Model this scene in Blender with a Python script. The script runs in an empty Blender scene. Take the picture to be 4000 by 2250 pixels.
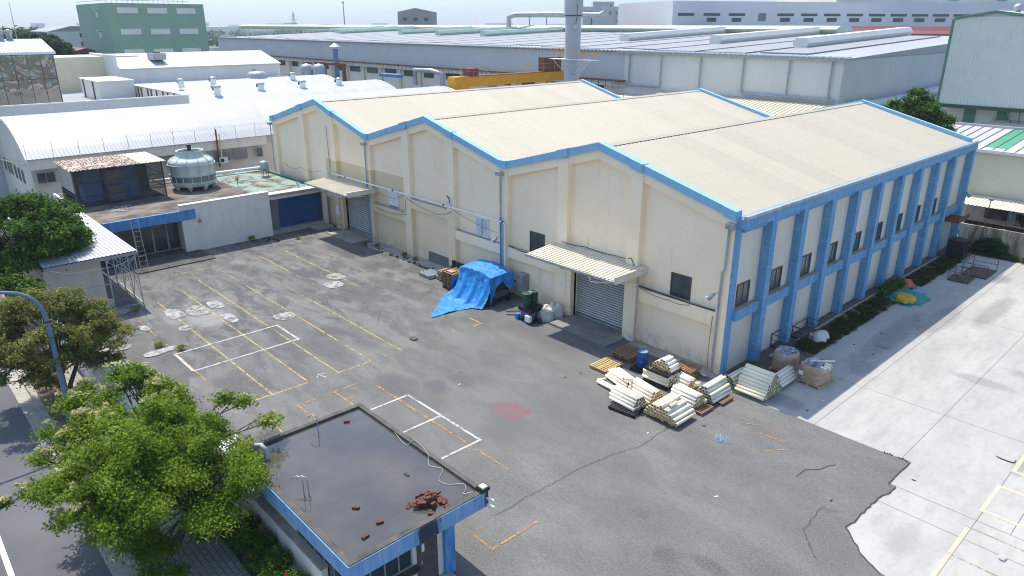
import bpy, bmesh, math, random
import numpy as np
from mathutils import Vector, Matrix
random.seed(7); RNG = np.random.default_rng(7)
S = bpy.context.scene; COL = S.collection
# ---------------------------------------------------------------- camera, sky, sun, exposure
cam = bpy.data.objects.new('camera', bpy.data.cameras.new('camera')); COL.objects.link(cam)
cam.location = (17.4, -31.1, 17.56); cam.rotation_euler = (math.radians(90 - 20.38), 0, math.radians(47.27))
cam.data.sensor_width = 36; cam.data.lens = 25.02; cam.data.clip_end = 9000; S.camera = cam
SUN = Vector((-0.54, 0.10, 1.0)).normalized()
el = math.asin(SUN.z); az = math.atan2(SUN.x, SUN.y)
W = bpy.data.worlds.new('World'); S.world = W; W.use_nodes = True
wn = W.node_tree; bg = wn.nodes['Background']; sky = wn.nodes.new('ShaderNodeTexSky')
sky.sky_type = 'NISHITA'; sky.sun_disc = False; sky.sun_elevation = el; sky.sun_rotation = az
sky.altitude = 0; sky.air_density = 1.0; sky.dust_density = 1.0; sky.ozone_density = 1.0
tc = wn.nodes.new('ShaderNodeTexCoord'); sp_ = wn.nodes.new('ShaderNodeSeparateXYZ'); wn.links.new(tc.outputs['Generated'], sp_.inputs[0])
rp_ = wn.nodes.new('ShaderNodeValToRGB'); wn.links.new(sp_.outputs['Z'], rp_.inputs[0]); r_ = rp_.color_ramp; r_.elements[0].position = 0.0; r_.elements[0].color = (.44, .53, .68, 1); r_.elements[1].position = .30; r_.elements[1].color = (1, 1, 1, 1)
e_ = r_.elements.new(.07); e_.color = (.40, .52, .72, 1)      # sky colour itself dimmed and tinted blue in the band above the horizon
mx_ = wn.nodes.new('ShaderNodeMix'); mx_.data_type = 'RGBA'; mx_.blend_type = 'MULTIPLY'; mx_.inputs[0].default_value = 1; wn.links.new(sky.outputs[0], mx_.inputs[6]); wn.links.new(rp_.outputs[0], mx_.inputs[7]); wn.links.new(mx_.outputs[2], bg.inputs[0]); bg.inputs[1].default_value = 0.15
sl = bpy.data.lights.new('sun', 'SUN'); sl.energy = 2.9; sl.angle = math.radians(0.5); sl.color = (1.0, 0.94, 0.84)
so = bpy.data.objects.new('sun', sl); COL.objects.link(so); so.rotation_euler = SUN.to_track_quat('Z', 'Y').to_euler()
so.location = (0, 0, 80)
S.view_settings.view_transform = 'Standard'; S.view_settings.look = 'None'; S.view_settings.gamma = 1
S.view_settings.exposure = 1.0; S.render.engine = 'CYCLES'; S.cycles.filter_width = 1.1

# ---------------------------------------------------------------- material helpers
def _c(c): return (c[0], c[1], c[2], 1)
class NB:
    def __init__(s, name, rough=0.8, metal=0.0, spec=0.3):
        s.m = bpy.data.materials.new(name); s.m.use_nodes = True; s.t = s.m.node_tree
        s.b = s.t.nodes['Principled BSDF']; s.b.inputs['Roughness'].default_value = rough
        s.b.inputs['Metallic'].default_value = metal; s.b.inputs['Specular IOR Level'].default_value = spec
        g = s.t.nodes.new('ShaderNodeNewGeometry'); s.geo = g; s.pos = g.outputs['Position']
    def lk(s, a, b): s.t.links.new(a, b)
    def mp(s, scale=(1, 1, 1), rot=0, loc=(0, 0, 0)):
        n = s.t.nodes.new('ShaderNodeMapping'); n.inputs['Scale'].default_value = scale
        n.inputs['Rotation'].default_value = (0, 0, rot); n.inputs['Location'].default_value = loc
        s.lk(s.pos, n.inputs[0]); return n.outputs[0]
    def noise(s, sc, det=4, rough=0.6, vec=None, dist=0):
        n = s.t.nodes.new('ShaderNodeTexNoise'); n.inputs['Scale'].default_value = sc
        n.inputs['Detail'].default_value = det; n.inputs['Roughness'].default_value = rough
        n.inputs['Distortion'].default_value = dist
        s.lk(vec if vec is not None else s.pos, n.inputs['Vector']); return n.outputs['Fac']
    def vor(s, sc, vec=None, feat='DISTANCE_TO_EDGE'):
        n = s.t.nodes.new('ShaderNodeTexVoronoi'); n.feature = feat; n.inputs['Scale'].default_value = sc
        s.lk(vec if vec is not None else s.pos, n.inputs['Vector']); return n.outputs['Distance']
    def ramp(s, f, lo, hi, a=0.0, b=1.0):
        n = s.t.nodes.new('ShaderNodeMapRange'); n.inputs[1].default_value = lo; n.inputs[2].default_value = hi
        n.inputs[3].default_value = a; n.inputs[4].default_value = b; s.lk(f, n.inputs[0]); return n.outputs[0]
    def mix(s, f, a, b):
        n = s.t.nodes.new('ShaderNodeMix'); n.data_type = 'RGBA'
        if isinstance(f, (int, float)): n.inputs[0].default_value = f
        else: s.lk(f, n.inputs[0])
        for i, q in ((6, a), (7, b)):
            if isinstance(q, tuple): n.inputs[i].default_value = _c(q)
            else: s.lk(q, n.inputs[i])
        return n.outputs[2]
    def math(s, op, a, b=0.0):
        n = s.t.nodes.new('ShaderNodeMath'); n.operation = op
        for i, q in ((0, a), (1, b)):
            if isinstance(q, (int, float)): n.inputs[i].default_value = q
            else: s.lk(q, n.inputs[i])
        return n.outputs[0]
    def xyz(s):
        n = s.t.nodes.new('ShaderNodeSeparateXYZ'); s.lk(s.pos, n.inputs[0]); return n.outputs
    def col(s, c):
        if isinstance(c, tuple): s.b.inputs['Base Color'].default_value = _c(c)
        else: s.lk(c, s.b.inputs['Base Color'])
    def bump(s, h, st=0.3, d=0.02):
        n = s.t.nodes.new('ShaderNodeBump'); n.inputs['Strength'].default_value = st; n.inputs['Distance'].default_value = d
        s.lk(h, n.inputs['Height']); s.lk(n.outputs[0], s.b.inputs['Normal'])
def simple(name, c, c2=None, sc=1.5, rough=0.8, metal=0.0, lo=0.35, hi=0.7, vec=None, bump=0, spec=0.3, fine=0.0):
    b = NB(name, rough, metal, spec)
    if c2 is None: c2 = tuple(x * 0.8 for x in c)
    v = b.mp(vec) if vec else None
    f = b.noise(sc, 5, 0.65, v); k = b.mix(b.ramp(f, lo, hi), c, c2)
    if fine: k = b.mix(b.ramp(b.noise(sc * 14, 2, 0.5), 0.45, 0.75, 0, fine), k, tuple(x * 0.45 for x in c2))
    b.col(k)
    if bump: b.bump(b.noise(sc * 9, 3), bump)
    return b.m
M = {}
def beige(name, c, c2, old):
    b = NB(name, 0.85, 0, 0.2); x, y, z = b.xyz()
    k = b.mix(b.ramp(b.noise(0.35, 5, 0.6), 0.35, 0.7), c, c2)
    st = b.noise(1.0, 5, 0.7, b.mp((2.2, 2.2, 0.22)))
    k = b.mix(b.ramp(st, 0.58, 0.82, 0, 0.5), k, (0.50, 0.40, 0.27))
    if old:   # the older, yellower paint left of the second column of windows
        m = b.math('MULTIPLY', b.math('GREATER_THAN', x, -41.5), b.math('LESS_THAN', x, -28.9))
        m = b.math('MULTIPLY', m, b.math('LESS_THAN', z, 6.2))
        k = b.mix(b.math('MULTIPLY', m, 0.75), k, (0.60, 0.49, 0.29))
        m2 = b.math('MULTIPLY', b.math('GREATER_THAN', x, -28.9), b.math('LESS_THAN', x, -22.4))
        m2 = b.math('MULTIPLY', m2, b.math('LESS_THAN', z, 4.7))
        k = b.mix(b.math('MULTIPLY', m2, 0.5), k, (0.62, 0.52, 0.32))
    lowd = b.math('MULTIPLY', b.ramp(z, 0.0, 1.3, 1, 0), b.ramp(b.noise(1.7, 4), 0.4, 0.7))
    k = b.mix(b.math('MULTIPLY', lowd, 0.75), k, (0.33, 0.28, 0.2))
    cr = b.ramp(b.vor(0.33, b.mp((1, 1, 1.3)), 'DISTANCE_TO_EDGE'), 0.0, 0.004, 0.14, 0)
    k = b.mix(cr, k, (0.42, 0.33, 0.2)); b.col(k); b.bump(b.noise(6, 4), 0.06); return b.m
M['beige'] = beige('beige_paint', (0.95, 0.785, 0.565), (0.90, 0.725, 0.50), True)
M['beige_plain'] = beige('beige_render', (0.76, 0.71, 0.62), (0.66, 0.60, 0.50), False)
M['greywall'] = simple('pale_grey_render', (0.66, 0.60, 0.50), (0.56, 0.51, 0.42), 0.8, 0.9, vec=(1, 1, .3))
def blue(name, a, c, cracks):
    b = NB(name, 0.75, 0, 0.25)
    k = b.mix(b.ramp(b.noise(1.3, 6, 0.75, b.mp((2.5, 2.5, 0.5))), 0.36, 0.66), a, c)
    if cracks:
        _x, _y, z_ = b.xyz(); v_ = b.math('ADD', b.math('MULTIPLY', z_, 3.6), b.math('MULTIPLY', b.noise(2.4, 4, .65), 3.2))
        ln = b.math('ABSOLUTE', b.math('SUBTRACT', b.math('FRACT', v_), 0.5)); cr = b.ramp(ln, 0.03, 0.09, 0.5, 0)
        cr = b.math('MULTIPLY', cr, b.ramp(b.noise(2.1, 3, .6, b.mp((1, 1, 1), 0, (5, 5, 5))), 0.42, 0.54))
        k = b.mix(cr, k, (0.36, 0.53, 0.74))
    b.col(k); return b.m
M['blue_wall'] = blue('weathered_blue_paint', (0.095, 0.245, 0.42), (0.18, 0.36, 0.54), True)
M['blue_trim'] = blue('light_blue_paint', (0.28, 0.49, 0.67), (0.23, 0.43, 0.61), False)
M['blue_deep'] = blue('deep_blue_paint', (0.05, 0.18, 0.44), (0.15, 0.33, 0.56), False)
b = NB('roof_cream', 0.55, 0, 0.35)
x, y, z = b.xyz(); wn_ = b.t.nodes.new('ShaderNodeTexWhiteNoise'); wn_.noise_dimensions = '2D'; cv_ = b.t.nodes.new('ShaderNodeCombineXYZ')
b.lk(b.math('FLOOR', b.math('ADD', b.math('MULTIPLY', y, .42), b.math('MULTIPLY', b.math('FLOOR', b.math('MULTIPLY', x, .118)), .37))), cv_.inputs[0]); b.lk(b.math('FLOOR', b.math('MULTIPLY', x, .118)), cv_.inputs[1]); b.lk(cv_.outputs[0], wn_.inputs['Vector'])
k = b.mix(b.math('MULTIPLY', b.math('POWER', wn_.outputs['Value'], 2.0), .9), (0.45, 0.405, 0.31), (0.41, 0.365, 0.28))
sx = b.math('ABSOLUTE', b.math('SUBTRACT', b.math('FRACT', b.math('MULTIPLY', x, .36)), .5)); k = b.mix(b.math('MULTIPLY', b.ramp(sx, 0.0, 0.022, .5, 0), b.ramp(b.noise(7, 2, .5), .5, .6)), k, (0.22, 0.19, 0.15))
k = b.mix(b.ramp(b.noise(0.9, 5, 0.7, b.mp((0.25, 2.0, 1))), 0.5, 0.8, 0, 0.35), k, (0.31, 0.28, 0.215)); b.col(k); M['roof_cream'] = b.m
M['roof_white'] = simple('white_roof_sheet', (0.50, 0.50, 0.50), (0.42, 0.425, 0.43), 0.6, 0.45, vec=(0.15, 1.2, 1))
M['roof_yellowed'] = simple('yellowed_sheet', (0.60, 0.55, 0.40), (0.50, 0.46, 0.34), 0.7, 0.6, vec=(1.5, .2, 1))
M['canopy_sheet'] = simple('canopy_sheet', (0.72, 0.66, 0.53), (0.58, 0.52, 0.40), 1.6, 0.6, fine=.12)
M['shutter'] = simple('grey_shutter', (0.52, 0.50, 0.46), (0.43, 0.415, 0.385), 1.5, 0.6, 0.0)
M['shutter_blue_shaded'] = simple('blue_shutter', (0.01, 0.07, 0.20), (0.008, 0.05, 0.15), 1.2, 0.5)  # blue darkened so the colour holds the shade of the deep recess
M['steel'] = simple('galvanised_steel', (0.46, 0.48, 0.49), (0.30, 0.31, 0.31), 2, 0.45, 0.5)
M['grey_pvc'] = simple('grey_pvc', (0.42, 0.43, 0.44), (0.3, 0.3, 0.31), 2, 0.5)
M['white'] = simple('white_paint', (0.80, 0.80, 0.79), (0.66, 0.66, 0.64), 1.2, 0.6)
M['white_dirty'] = simple('stained_white_paint', (0.80, 0.73, 0.62), (0.68, 0.62, 0.53), 1.6, 0.8, vec=(1, 1, .4), fine=.2)
M['concrete'] = simple('kerb_concrete', (0.42, 0.39, 0.33), (0.26, 0.24, 0.21), 1.6, 0.95, fine=.4)
M['dark_concrete'] = simple('weathered_dark_concrete', (0.13, 0.12, 0.105), (0.055, 0.052, 0.048), 1.4, 0.95, fine=.4)
M['black'] = simple('black_plastic', (0.018, 0.018, 0.02), (0.03, 0.03, 0.032), 3, 0.45)
M['rubber'] = simple('black_rubber', (0.02, 0.02, 0.02), None, 3, 0.8)
M['rust'] = simple('rusty_metal', (0.22, 0.09, 0.04), (0.12, 0.06, 0.035), 5, 0.9)
M['dark_steel'] = simple('dark_rusted_steel', (0.075, 0.065, 0.06), (0.13, 0.10, 0.085), 4, 0.8)
M['frame_grey'] = simple('grey_window_frame', (0.30, 0.30, 0.29), (0.2, 0.2, 0.19), 3, 0.5)
M['glass'] = simple('dark_window_glass', (0.025, 0.04, 0.045), (0.05, 0.07, 0.075), 1.5, 0.12, spec=0.6)
M['glass_mid'] = simple('grey_window_glass', (0.12, 0.13, 0.13), (0.18, 0.19, 0.18), 1.5, 0.2, spec=0.6)
M['wood'] = simple('weathered_wood', (0.34, 0.20, 0.12), (0.19, 0.11, 0.065), 4, 0.9, vec=(1, 1, 3), fine=.3)
M['wood_pale'] = simple('pale_wood', (0.45, 0.36, 0.26), (0.28, 0.21, 0.14), 5, 0.9, fine=.3)
M['wood_yellow'] = simple('yellow_painted_wood', (0.60, 0.40, 0.13), (0.38, 0.30, 0.20), 3, 0.85, fine=.3)
M['tube_cream'] = simple('cream_tube', (0.88, 0.79, 0.57), (0.80, 0.71, 0.50), 1.2, 0.6, fine=.12)
M['tube_white'] = simple('white_tube', (0.90, 0.84, 0.70), (0.84, 0.77, 0.62), 1.2, 0.55, fine=.12)
M['tube_grey'] = simple('dusty_tube', (0.72, 0.69, 0.59), (0.60, 0.57, 0.47), 1.6, 0.7, fine=.15)
M['tube_in'] = simple('yellow_tube_inside', (0.80, 0.60, 0.28), (0.68, 0.48, 0.2), 2, 0.8)
M['tube_in_dull'] = simple('dull_tube_inside', (0.55, 0.45, 0.25), (0.40, 0.33, 0.18), 2, 0.8)
M['drum_blue'] = simple('blue_drum', (0.01, 0.06, 0.26), (0.015, 0.09, 0.32), 3, 0.35)
M['drum_green'] = simple('green_drum', (0.01, 0.06, 0.03), (0.015, 0.08, 0.04), 3, 0.4)
M['drum_lid'] = simple('dusty_drum_lid', (0.20, 0.30, 0.38), (0.12, 0.2, 0.3), 3, 0.6)
M['grey_plastic'] = simple('grey_plastic', (0.32, 0.36, 0.38), (0.24, 0.27, 0.29), 3, 0.55)
M['cardboard'] = simple('cardboard', (0.42, 0.29, 0.18), (0.34, 0.23, 0.14), 2.5, 0.75, fine=.2)
M['green_paint'] = simple('green_cladding', (0.25, 0.37, 0.26), (0.22, 0.335, 0.23), 0.4, 0.7)
M['green_trim'] = simple('green_trim', (0.12, 0.24, 0.17), None, 1, 0.6)
M['clad_pale'] = simple('pale_green_grey_cladding', (0.62, 0.635, 0.57), (0.57, 0.58, 0.525), 0.5, 0.6)
M['clad_grey'] = simple('grey_cladding', (0.52, 0.525, 0.51), (0.46, 0.465, 0.455), 0.2, 0.6)
M['clad_white'] = simple('white_cladding', (0.68, 0.67, 0.62), (0.60, 0.59, 0.55), 0.25, 0.6, vec=(1, 1, .3))
M['cream_wall'] = simple('cream_wall', (0.66, 0.60, 0.42), (0.6, 0.54, 0.38), 0.5, 0.85)
M['orange'] = simple('orange_crane_paint', (0.85, 0.38, 0.02), (0.74, 0.31, 0.02), 1, 0.5, fine=.15)
M['red_roof'] = simple('dark_red_roof', (0.12, 0.010, 0.016), (0.09, 0.010, 0.014), 0.5, 0.5)
M['maroon'] = simple('maroon_sheet', (0.20, 0.05, 0.06), None, 1, 0.6)
M['jade'] = simple('jade_skylight', (0.07, 0.30, 0.19), (0.10, 0.34, 0.22), 2, 0.4)
M['tank_green'] = simple('pale_green_fibreglass', (0.62, 0.69, 0.64), (0.46, 0.52, 0.45), 1.3, 0.5, vec=(1, 1, .4), fine=.2)
M['vent_green'] = simple('pale_green_vent', (0.50, 0.60, 0.49), None, .5, 0.5)
M['solar'] = simple('solar_panel', (0.25, 0.255, 0.26), (0.30, 0.305, 0.31), .3, 0.6, spec=0.3)
M['roofgrey'] = simple('grey_metal_roof', (0.30, 0.31, 0.31), (0.37, 0.38, 0.38), .15, 0.5, vec=(1, .15, 1))
M['lamp_blue'] = simple('blue_grey_pole_paint', (0.16, 0.22, 0.31), (0.12, 0.17, 0.25), 3, 0.5)
M['rusty_sheet'] = None
b = NB('rust_patched_sheet', 0.75)
r1_ = b.ramp(b.noise(0.9, 2, .5), 0.30, 0.42); vv = b.ramp(b.vor(5.5, b.mp((1.0, 1, 1)), 'F1'), 0.32, 0.48)
k = b.mix(b.math('MULTIPLY', r1_, vv), (0.64, 0.58, 0.49), (0.15, 0.08, 0.05)); b.col(k); M['rusty_sheet'] = b.m
mm_ = bpy.data.materials.new('dark_mesh'); mm_.use_nodes = True; t_ = mm_.node_tree; bb_ = t_.nodes['Principled BSDF']; bb_.inputs['Base Color'].default_value = (.04, .04, .042, 1); bb_.inputs['Alpha'].default_value = .28; M['mesh'] = mm_
# asphalt of the yard
b = NB('yard_asphalt', 0.92, 0, 0.25); x, y, z = b.xyz()
f = b.noise(0.18, 6, 0.62, b.mp((1, 1.4, 1))); k = b.mix(b.ramp(f, 0.40, 0.62), (0.114, 0.112, 0.102), (0.168, 0.165, 0.151))
left = b.ramp(x, -8, -24); f2 = b.noise(0.5, 7, 0.72, b.mp((0.7, 1.5, 1)), 0.4)
k = b.mix(b.math('MULTIPLY', b.ramp(f2, 0.45, 0.57), b.math('ADD', b.math('MULTIPLY', left, 0.75), 0.28)), k, (0.058, 0.056, 0.056))
f3 = b.noise(0.4, 6, 0.7, b.mp((0.8, 1.6, 1), 0, (7, 3, 0)), 0.6)
k = b.mix(b.math('MULTIPLY', b.ramp(f3, 0.53, 0.66), b.math('MULTIPLY', left, 0.6)), k, (0.25, 0.245, 0.235))
k = b.mix(b.ramp(x, 3, 11, 0, 0.35), k, (0.085, 0.083, 0.083))
k = b.mix(b.ramp(b.noise(5.5, 5, .75), 0.42, 0.62, 0, 0.38), k, (0.075, 0.074, 0.073))
k = b.mix(b.ramp(b.noise(0.9, 5, .7, b.mp((1, 1, 1), 0, (3, 9, 0))), 0.60, 0.72, 0, 0.35), k, (0.07, 0.066, 0.062))
def spot(b, k, cx, cy, rx, ry, c, amt, ang=0):
    x_, y_, _z = b.xyz(); ca, sa = math.cos(ang), math.sin(ang)
    dx = b.math('SUBTRACT', x_, cx); dy = b.math('SUBTRACT', y_, cy)
    u = b.math('ADD', b.math('MULTIPLY', dx, ca / rx), b.math('MULTIPLY', dy, sa / rx)); w = b.math('ADD', b.math('MULTIPLY', dx, -sa / ry), b.math('MULTIPLY', dy, ca / ry))
    d = b.math('ADD', b.math('ADD', b.math('MULTIPLY', u, u), b.math('MULTIPLY', w, w)), b.math('MULTIPLY', b.math('SUBTRACT', b.noise(2.2, 5, .7), .5), 1.6))
    return b.mix(b.ramp(d, 0.35, 1.15, amt, 0), k, c)
for q_ in [(-4.85, -10.7, 1.1, .75, (.17, .075, .085), .75), (-4.6, -10.2, .7, .4, (.18, .07, .085), .7), (-15.7, -9.25, .9, .22, (.10, .075, .06), .7), (-10.3, -20.2, 1.1, .8, (.035, .033, .035), .85), (-8.8, -10.4, 1.2, .6, (.07, .068, .07), .6), (-10.8, -13.2, 1.6, 1.0, (.06, .058, .062), .6), (-9.2, -11.8, .9, .7, (.06, .058, .062), .65), (-17.2, -13.6, 2.6, .9, (.06, .058, .062), .55), (-23.5, -7.5, 2.4, 1.3, (.06, .055, .055), .55),
           (-26.5, -17.0, 2.0, 1.4, (.28, .275, .265), .75), (-27.8, -18.7, 1.3, .6, (.28, .275, .265), .5), (7.6, -12.7, .8, .35, (.06, .06, .065), .7), (6.2, -13.4, .5, .5, (.06, .06, .065), .7), (4.2, -12.2, .4, .3, (.07, .07, .07), .6), (-21.5, -4.9, 5, .9, (.075, .07, .068), .5), (-12, -3.4, 6, 1.2, (.075, .072, .072), .4), (10.6, -11.5, 3, 1, (.075, .075, .075), .45), (-30, -22.5, 3, 1.5, (.20, .19, .18), .5), (-22, -21.8, 3.2, 1.6, (.06, .058, .06), .5)]: k = spot(b, k, *q_)
k = b.mix(b.ramp(b.noise(16, 3, .8), 0.42, 0.60, 0, 0.36), k, (0.27, 0.27, 0.262))
k = b.mix(b.ramp(b.noise(26, 2, .7), 0.54, 0.68, 0, 0.4), k, (0.035, 0.035, 0.035))
b.col(k); b.bump(b.noise(60, 2), 0.25, 0.01); M['asphalt'] = b.m
M['asphalt_dark'] = simple('new_dark_asphalt', (0.042, 0.042, 0.045), (0.055, 0.055, 0.057), 2, 0.95, fine=.2)
b = NB('street_asphalt', 0.9, 0, 0.25)
k = b.mix(b.ramp(b.noise(0.25, 5, .6), 0.4, 0.65), (0.105, 0.105, 0.112), (0.135, 0.135, 0.142))
k = b.mix(b.ramp(b.noise(30, 2, .6), 0.45, 0.65, 0, 0.3), k, (0.06, 0.06, 0.063)); b.col(k); M['street'] = b.m
b = NB('yard_concrete', 0.85, 0, 0.25); x, y, z = b.xyz()
k = b.mix(b.ramp(b.noise(0.22, 6, 0.66, b.mp((1.5, .7, 1)), 0.3), 0.38, 0.66), (0.41, 0.398, 0.362), (0.335, 0.328, 0.305))
k = b.mix(b.ramp(b.noise(0.75, 6, 0.72, b.mp((2.2, 0.55, 1), 0.5)), 0.46, 0.72, 0, 0.42), k, (0.22, 0.22, 0.215))
k = b.mix(b.ramp(b.noise(1.1, 5, 0.7, b.mp((1.6, .5, 1), -0.7)), 0.56, 0.8, 0, 0.4), k, (0.45, 0.44, 0.41))
k = b.mix(b.ramp(b.noise(3.5, 5, .7), 0.52, 0.75, 0, 0.28), k, (0.16, 0.16, 0.155))
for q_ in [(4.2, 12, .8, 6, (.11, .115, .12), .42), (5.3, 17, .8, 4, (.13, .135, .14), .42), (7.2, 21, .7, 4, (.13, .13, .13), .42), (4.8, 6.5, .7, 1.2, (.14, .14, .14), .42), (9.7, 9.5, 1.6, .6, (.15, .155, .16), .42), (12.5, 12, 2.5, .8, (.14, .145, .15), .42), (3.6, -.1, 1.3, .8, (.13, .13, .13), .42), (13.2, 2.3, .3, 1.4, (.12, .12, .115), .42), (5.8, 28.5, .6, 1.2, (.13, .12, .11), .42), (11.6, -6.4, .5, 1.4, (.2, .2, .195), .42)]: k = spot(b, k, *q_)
b.col(k); M['conc_yard'] = b.m
b = NB('water_roof', 0.05, 0, 0.5); 
f = b.noise(0.33, 4, 0.6); k = b.mix(b.ramp(f, 0.42, 0.66), (0.050, 0.049, 0.046), (0.085, 0.079, 0.064)); b.col(k)
b.lk(b.ramp(b.noise(0.9, 4), 0.3, 0.7, 0.03, 0.13), b.b.inputs['Roughness']); b.b.inputs['Specular IOR Level'].default_value = 0.6
b.bump(b.noise(1.5, 2), 0.02, 0.01); M['water'] = b.m
b = NB('office_roof', 0.95, 0, 0.2); x, y, z = b.xyz()
k = b.mix(b.ramp(b.noise(0.45, 6, .7, b.mp((1.4, .8, 1))), 0.40, 0.62), (0.22, 0.19, 0.16), (0.07, 0.062, 0.055))
mg = b.math('GREATER_THAN', b.math('ADD', y, b.math('MULTIPLY', b.math('ADD', x, 44.0), -0.0)), -5.9)
gr = b.mix(b.ramp(b.noise(0.6, 6, .7, b.mp((1, 1, 1), 0, (2, 5, 0)), .4), 0.46, 0.58), (0.24, 0.33, 0.28), (0.14, 0.10, 0.08))
k = b.mix(mg, k, gr); b.col(k); M['office_roof'] = b.m
b = NB('fence_concrete', 0.95, 0, .2)
k = b.mix(b.ramp(b.noise(0.8, 6, .75, b.mp((2.0, 2.0, 0.35))), 0.40, 0.62), (0.70, 0.62, 0.49), (0.22, 0.16, 0.10)); b.col(k); M['fence_conc'] = b.m
b = NB('mirror_glass', 0.06, 0.85, 0.5); b.col((0.30, 0.30, 0.27)); b.bump(b.noise(0.35, 2), 0.6, 0.25); M['mirror'] = b.m
b = NB('tarpaulin_blue', 0.38, 0, 0.45)
k = b.mix(b.ramp(b.noise(2.5, 5, .7), 0.35, 0.7), (0.010, 0.18, 0.50), (0.025, 0.29, 0.66)); b.col(k)
b.bump(b.noise(3.2, 6, .75, None, 0.5), 0.8, 0.12); M['tarp'] = b.m
def paint(name, c, wear):
    b = NB(name, 0.8, 0, .2); b.col(c); f = b.math('ADD', b.math('MULTIPLY', b.noise(7, 5, .75), .6), b.math('MULTIPLY', b.noise(1.3, 3, .6), .4)); b.lk(b.ramp(f, wear - .05, wear + .06, .95, .05), b.b.inputs['Alpha']); return b.m
M['p_yellow'] = paint('yellow_line_paint', (0.42, 0.33, 0.14), 0.53); M['p_faint'] = paint('faded_line_paint', (0.32, 0.27, 0.15), 0.48)
M['p_orange'] = paint('orange_line_paint', (0.42, 0.25, 0.10), 0.50); M['p_white'] = paint('white_line_paint', (0.46, 0.46, 0.45), 0.55)
M['p_peach'] = paint('peach_line_paint', (0.60, 0.45, 0.34), 0.60)

def worn(name, c):
    b = NB(name, .85, 0, .2); b.col(c); b.lk(b.ramp(b.noise(2.6, 4, .6), .42, .66, .92, .12), b.b.inputs['Alpha']); return b.m
M['patch_white'] = worn('white_patch', (0.40, 0.395, 0.38)); M['patch_cream'] = worn('cream_patch', (0.33, 0.32, 0.29))
M['pink'] = simple('pink_stain', (0.17, 0.095, 0.10), (0.14, 0.12, 0.125), 3, .9); M['oil'] = simple('dark_stain', (0.07, 0.06, 0.055), (0.1, 0.09, 0.08), 3, .9)
M['crack'] = simple('crack_fill', (0.06, 0.055, 0.052), None, 3, .95)
b = NB('wrap_film', 0.18, 0, 0.5); k = b.mix(b.ramp(b.noise(2.2, 5, .7), .50, .68), (0.40, 0.27, 0.16), (0.50, 0.44, 0.40)); b.col(k); b.bump(b.noise(6, 5, .7, b.mp((1, 1, .4))), .7, .05); M['wrap'] = b.m
b = NB('film_top', 0.12, 0, 0.6); k = b.mix(b.ramp(b.noise(3.5, 5, .75), .42, .6), (0.07, 0.10, 0.13), (0.50, 0.53, 0.56)); b.col(k); b.bump(b.noise(7, 5, .7), .8, .06); M['film_top'] = b.m
M['film_blue'] = simple('wrapped_blue_plastic', (0.03, 0.06, 0.22), (0.16, 0.2, 0.36), 4, .2, spec=.6)
M['bag'] = simple('white_woven_bag', (0.58, 0.57, 0.53), (0.45, 0.44, 0.41), 3, .8, bump=.4)
M['brick'] = simple('red_brick', (0.17, 0.060, 0.045), (0.07, 0.038, 0.032), 9, .9, fine=.3)
M['soil'] = simple('bare_soil', (0.10, 0.08, 0.06), (0.17, 0.14, 0.1), 2, 1, fine=.4)
M['paver'] = None
b = NB('pavement_tiles', 0.95, 0, .2)
n = b.t.nodes.new('ShaderNodeTexBrick'); n.inputs['Scale'].default_value = 1; n.inputs['Brick Width'].default_value = .42; n.inputs['Row Height'].default_value = .21; n.inputs['Mortar Size'].default_value = .012
n.inputs['Color1'].default_value = _c((.36, .33, .29)); n.inputs['Color2'].default_value = _c((.29, .265, .235)); n.inputs['Mortar'].default_value = _c((.08, .075, .06)); b.lk(b.pos, n.inputs['Vector'])
k = b.mix(b.ramp(b.noise(.8, 5, .7), .45, .7, 0, .7), n.outputs['Color'], (.2, .18, .145)); b.col(k); M['paver'] = b.m
M['teal'] = simple('teal_tarp', (0.03, 0.20, 0.17), (0.05, 0.28, 0.24), 3, .5, bump=.5); M['yellow_tarp'] = simple('yellow_tarp', (0.62, 0.38, 0.04), None, 3, .5, bump=.4)
M['orange_tarp'] = simple('orange_red_tarp', (0.52, 0.15, 0.08), None, 3, .6, bump=.4); M['bluegrey_tarp'] = simple('blue_grey_tarp', (0.22, 0.32, 0.42), None, 3, .6, bump=.4)
def leafmat(name, cols, trans=0.25):
    b = NB(name, 0.75, 0, .08); n = b.t.nodes.new('ShaderNodeValToRGB'); r = n.color_ramp
    while len(r.elements) < len(cols): r.elements.new(0.5)
    for i, c in enumerate(cols): r.elements[i].position = i / (len(cols) - 1); r.elements[i].color = _c(c)
    f = b.math('ADD', b.math('MULTIPLY', b.geo.outputs['Random Per Island'], 0.5), b.math('MULTIPLY', b.ramp(b.noise(0.75, 3, .6), .35, .65), 0.5))
    b.lk(f, n.inputs[0]); b.lk(n.outputs[0], b.b.inputs['Base Color'])
    t = b.t.nodes.new('ShaderNodeBsdfTranslucent'); b.lk(n.outputs[0], t.inputs[0]); mx = b.t.nodes.new('ShaderNodeMixShader'); mx.inputs[0].default_value = trans
    out = b.t.nodes['Material Output']; b.lk(b.b.outputs[0], mx.inputs[1]); b.lk(t.outputs[0], mx.inputs[2]); b.lk(mx.outputs[0], out.inputs[0]); return b.m
M['leaf_fg'] = leafmat('light_green_leaves', [(0.045, 0.085, 0.009), (0.11, 0.18, 0.016), (0.19, 0.275, 0.026), (0.31, 0.37, 0.05)], .35)
M['leaf_red'] = leafmat('reddish_green_leaves', [(0.04, 0.075, 0.015), (0.12, 0.17, 0.03), (0.26, 0.22, 0.08), (0.28, 0.34, 0.07)], .35)
M['leaf_dark'] = leafmat('dark_green_leaves', [(0.016, 0.045, 0.009), (0.04, 0.095, 0.014), (0.09, 0.17, 0.022), (0.22, 0.31, 0.035)], .3)
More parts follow.
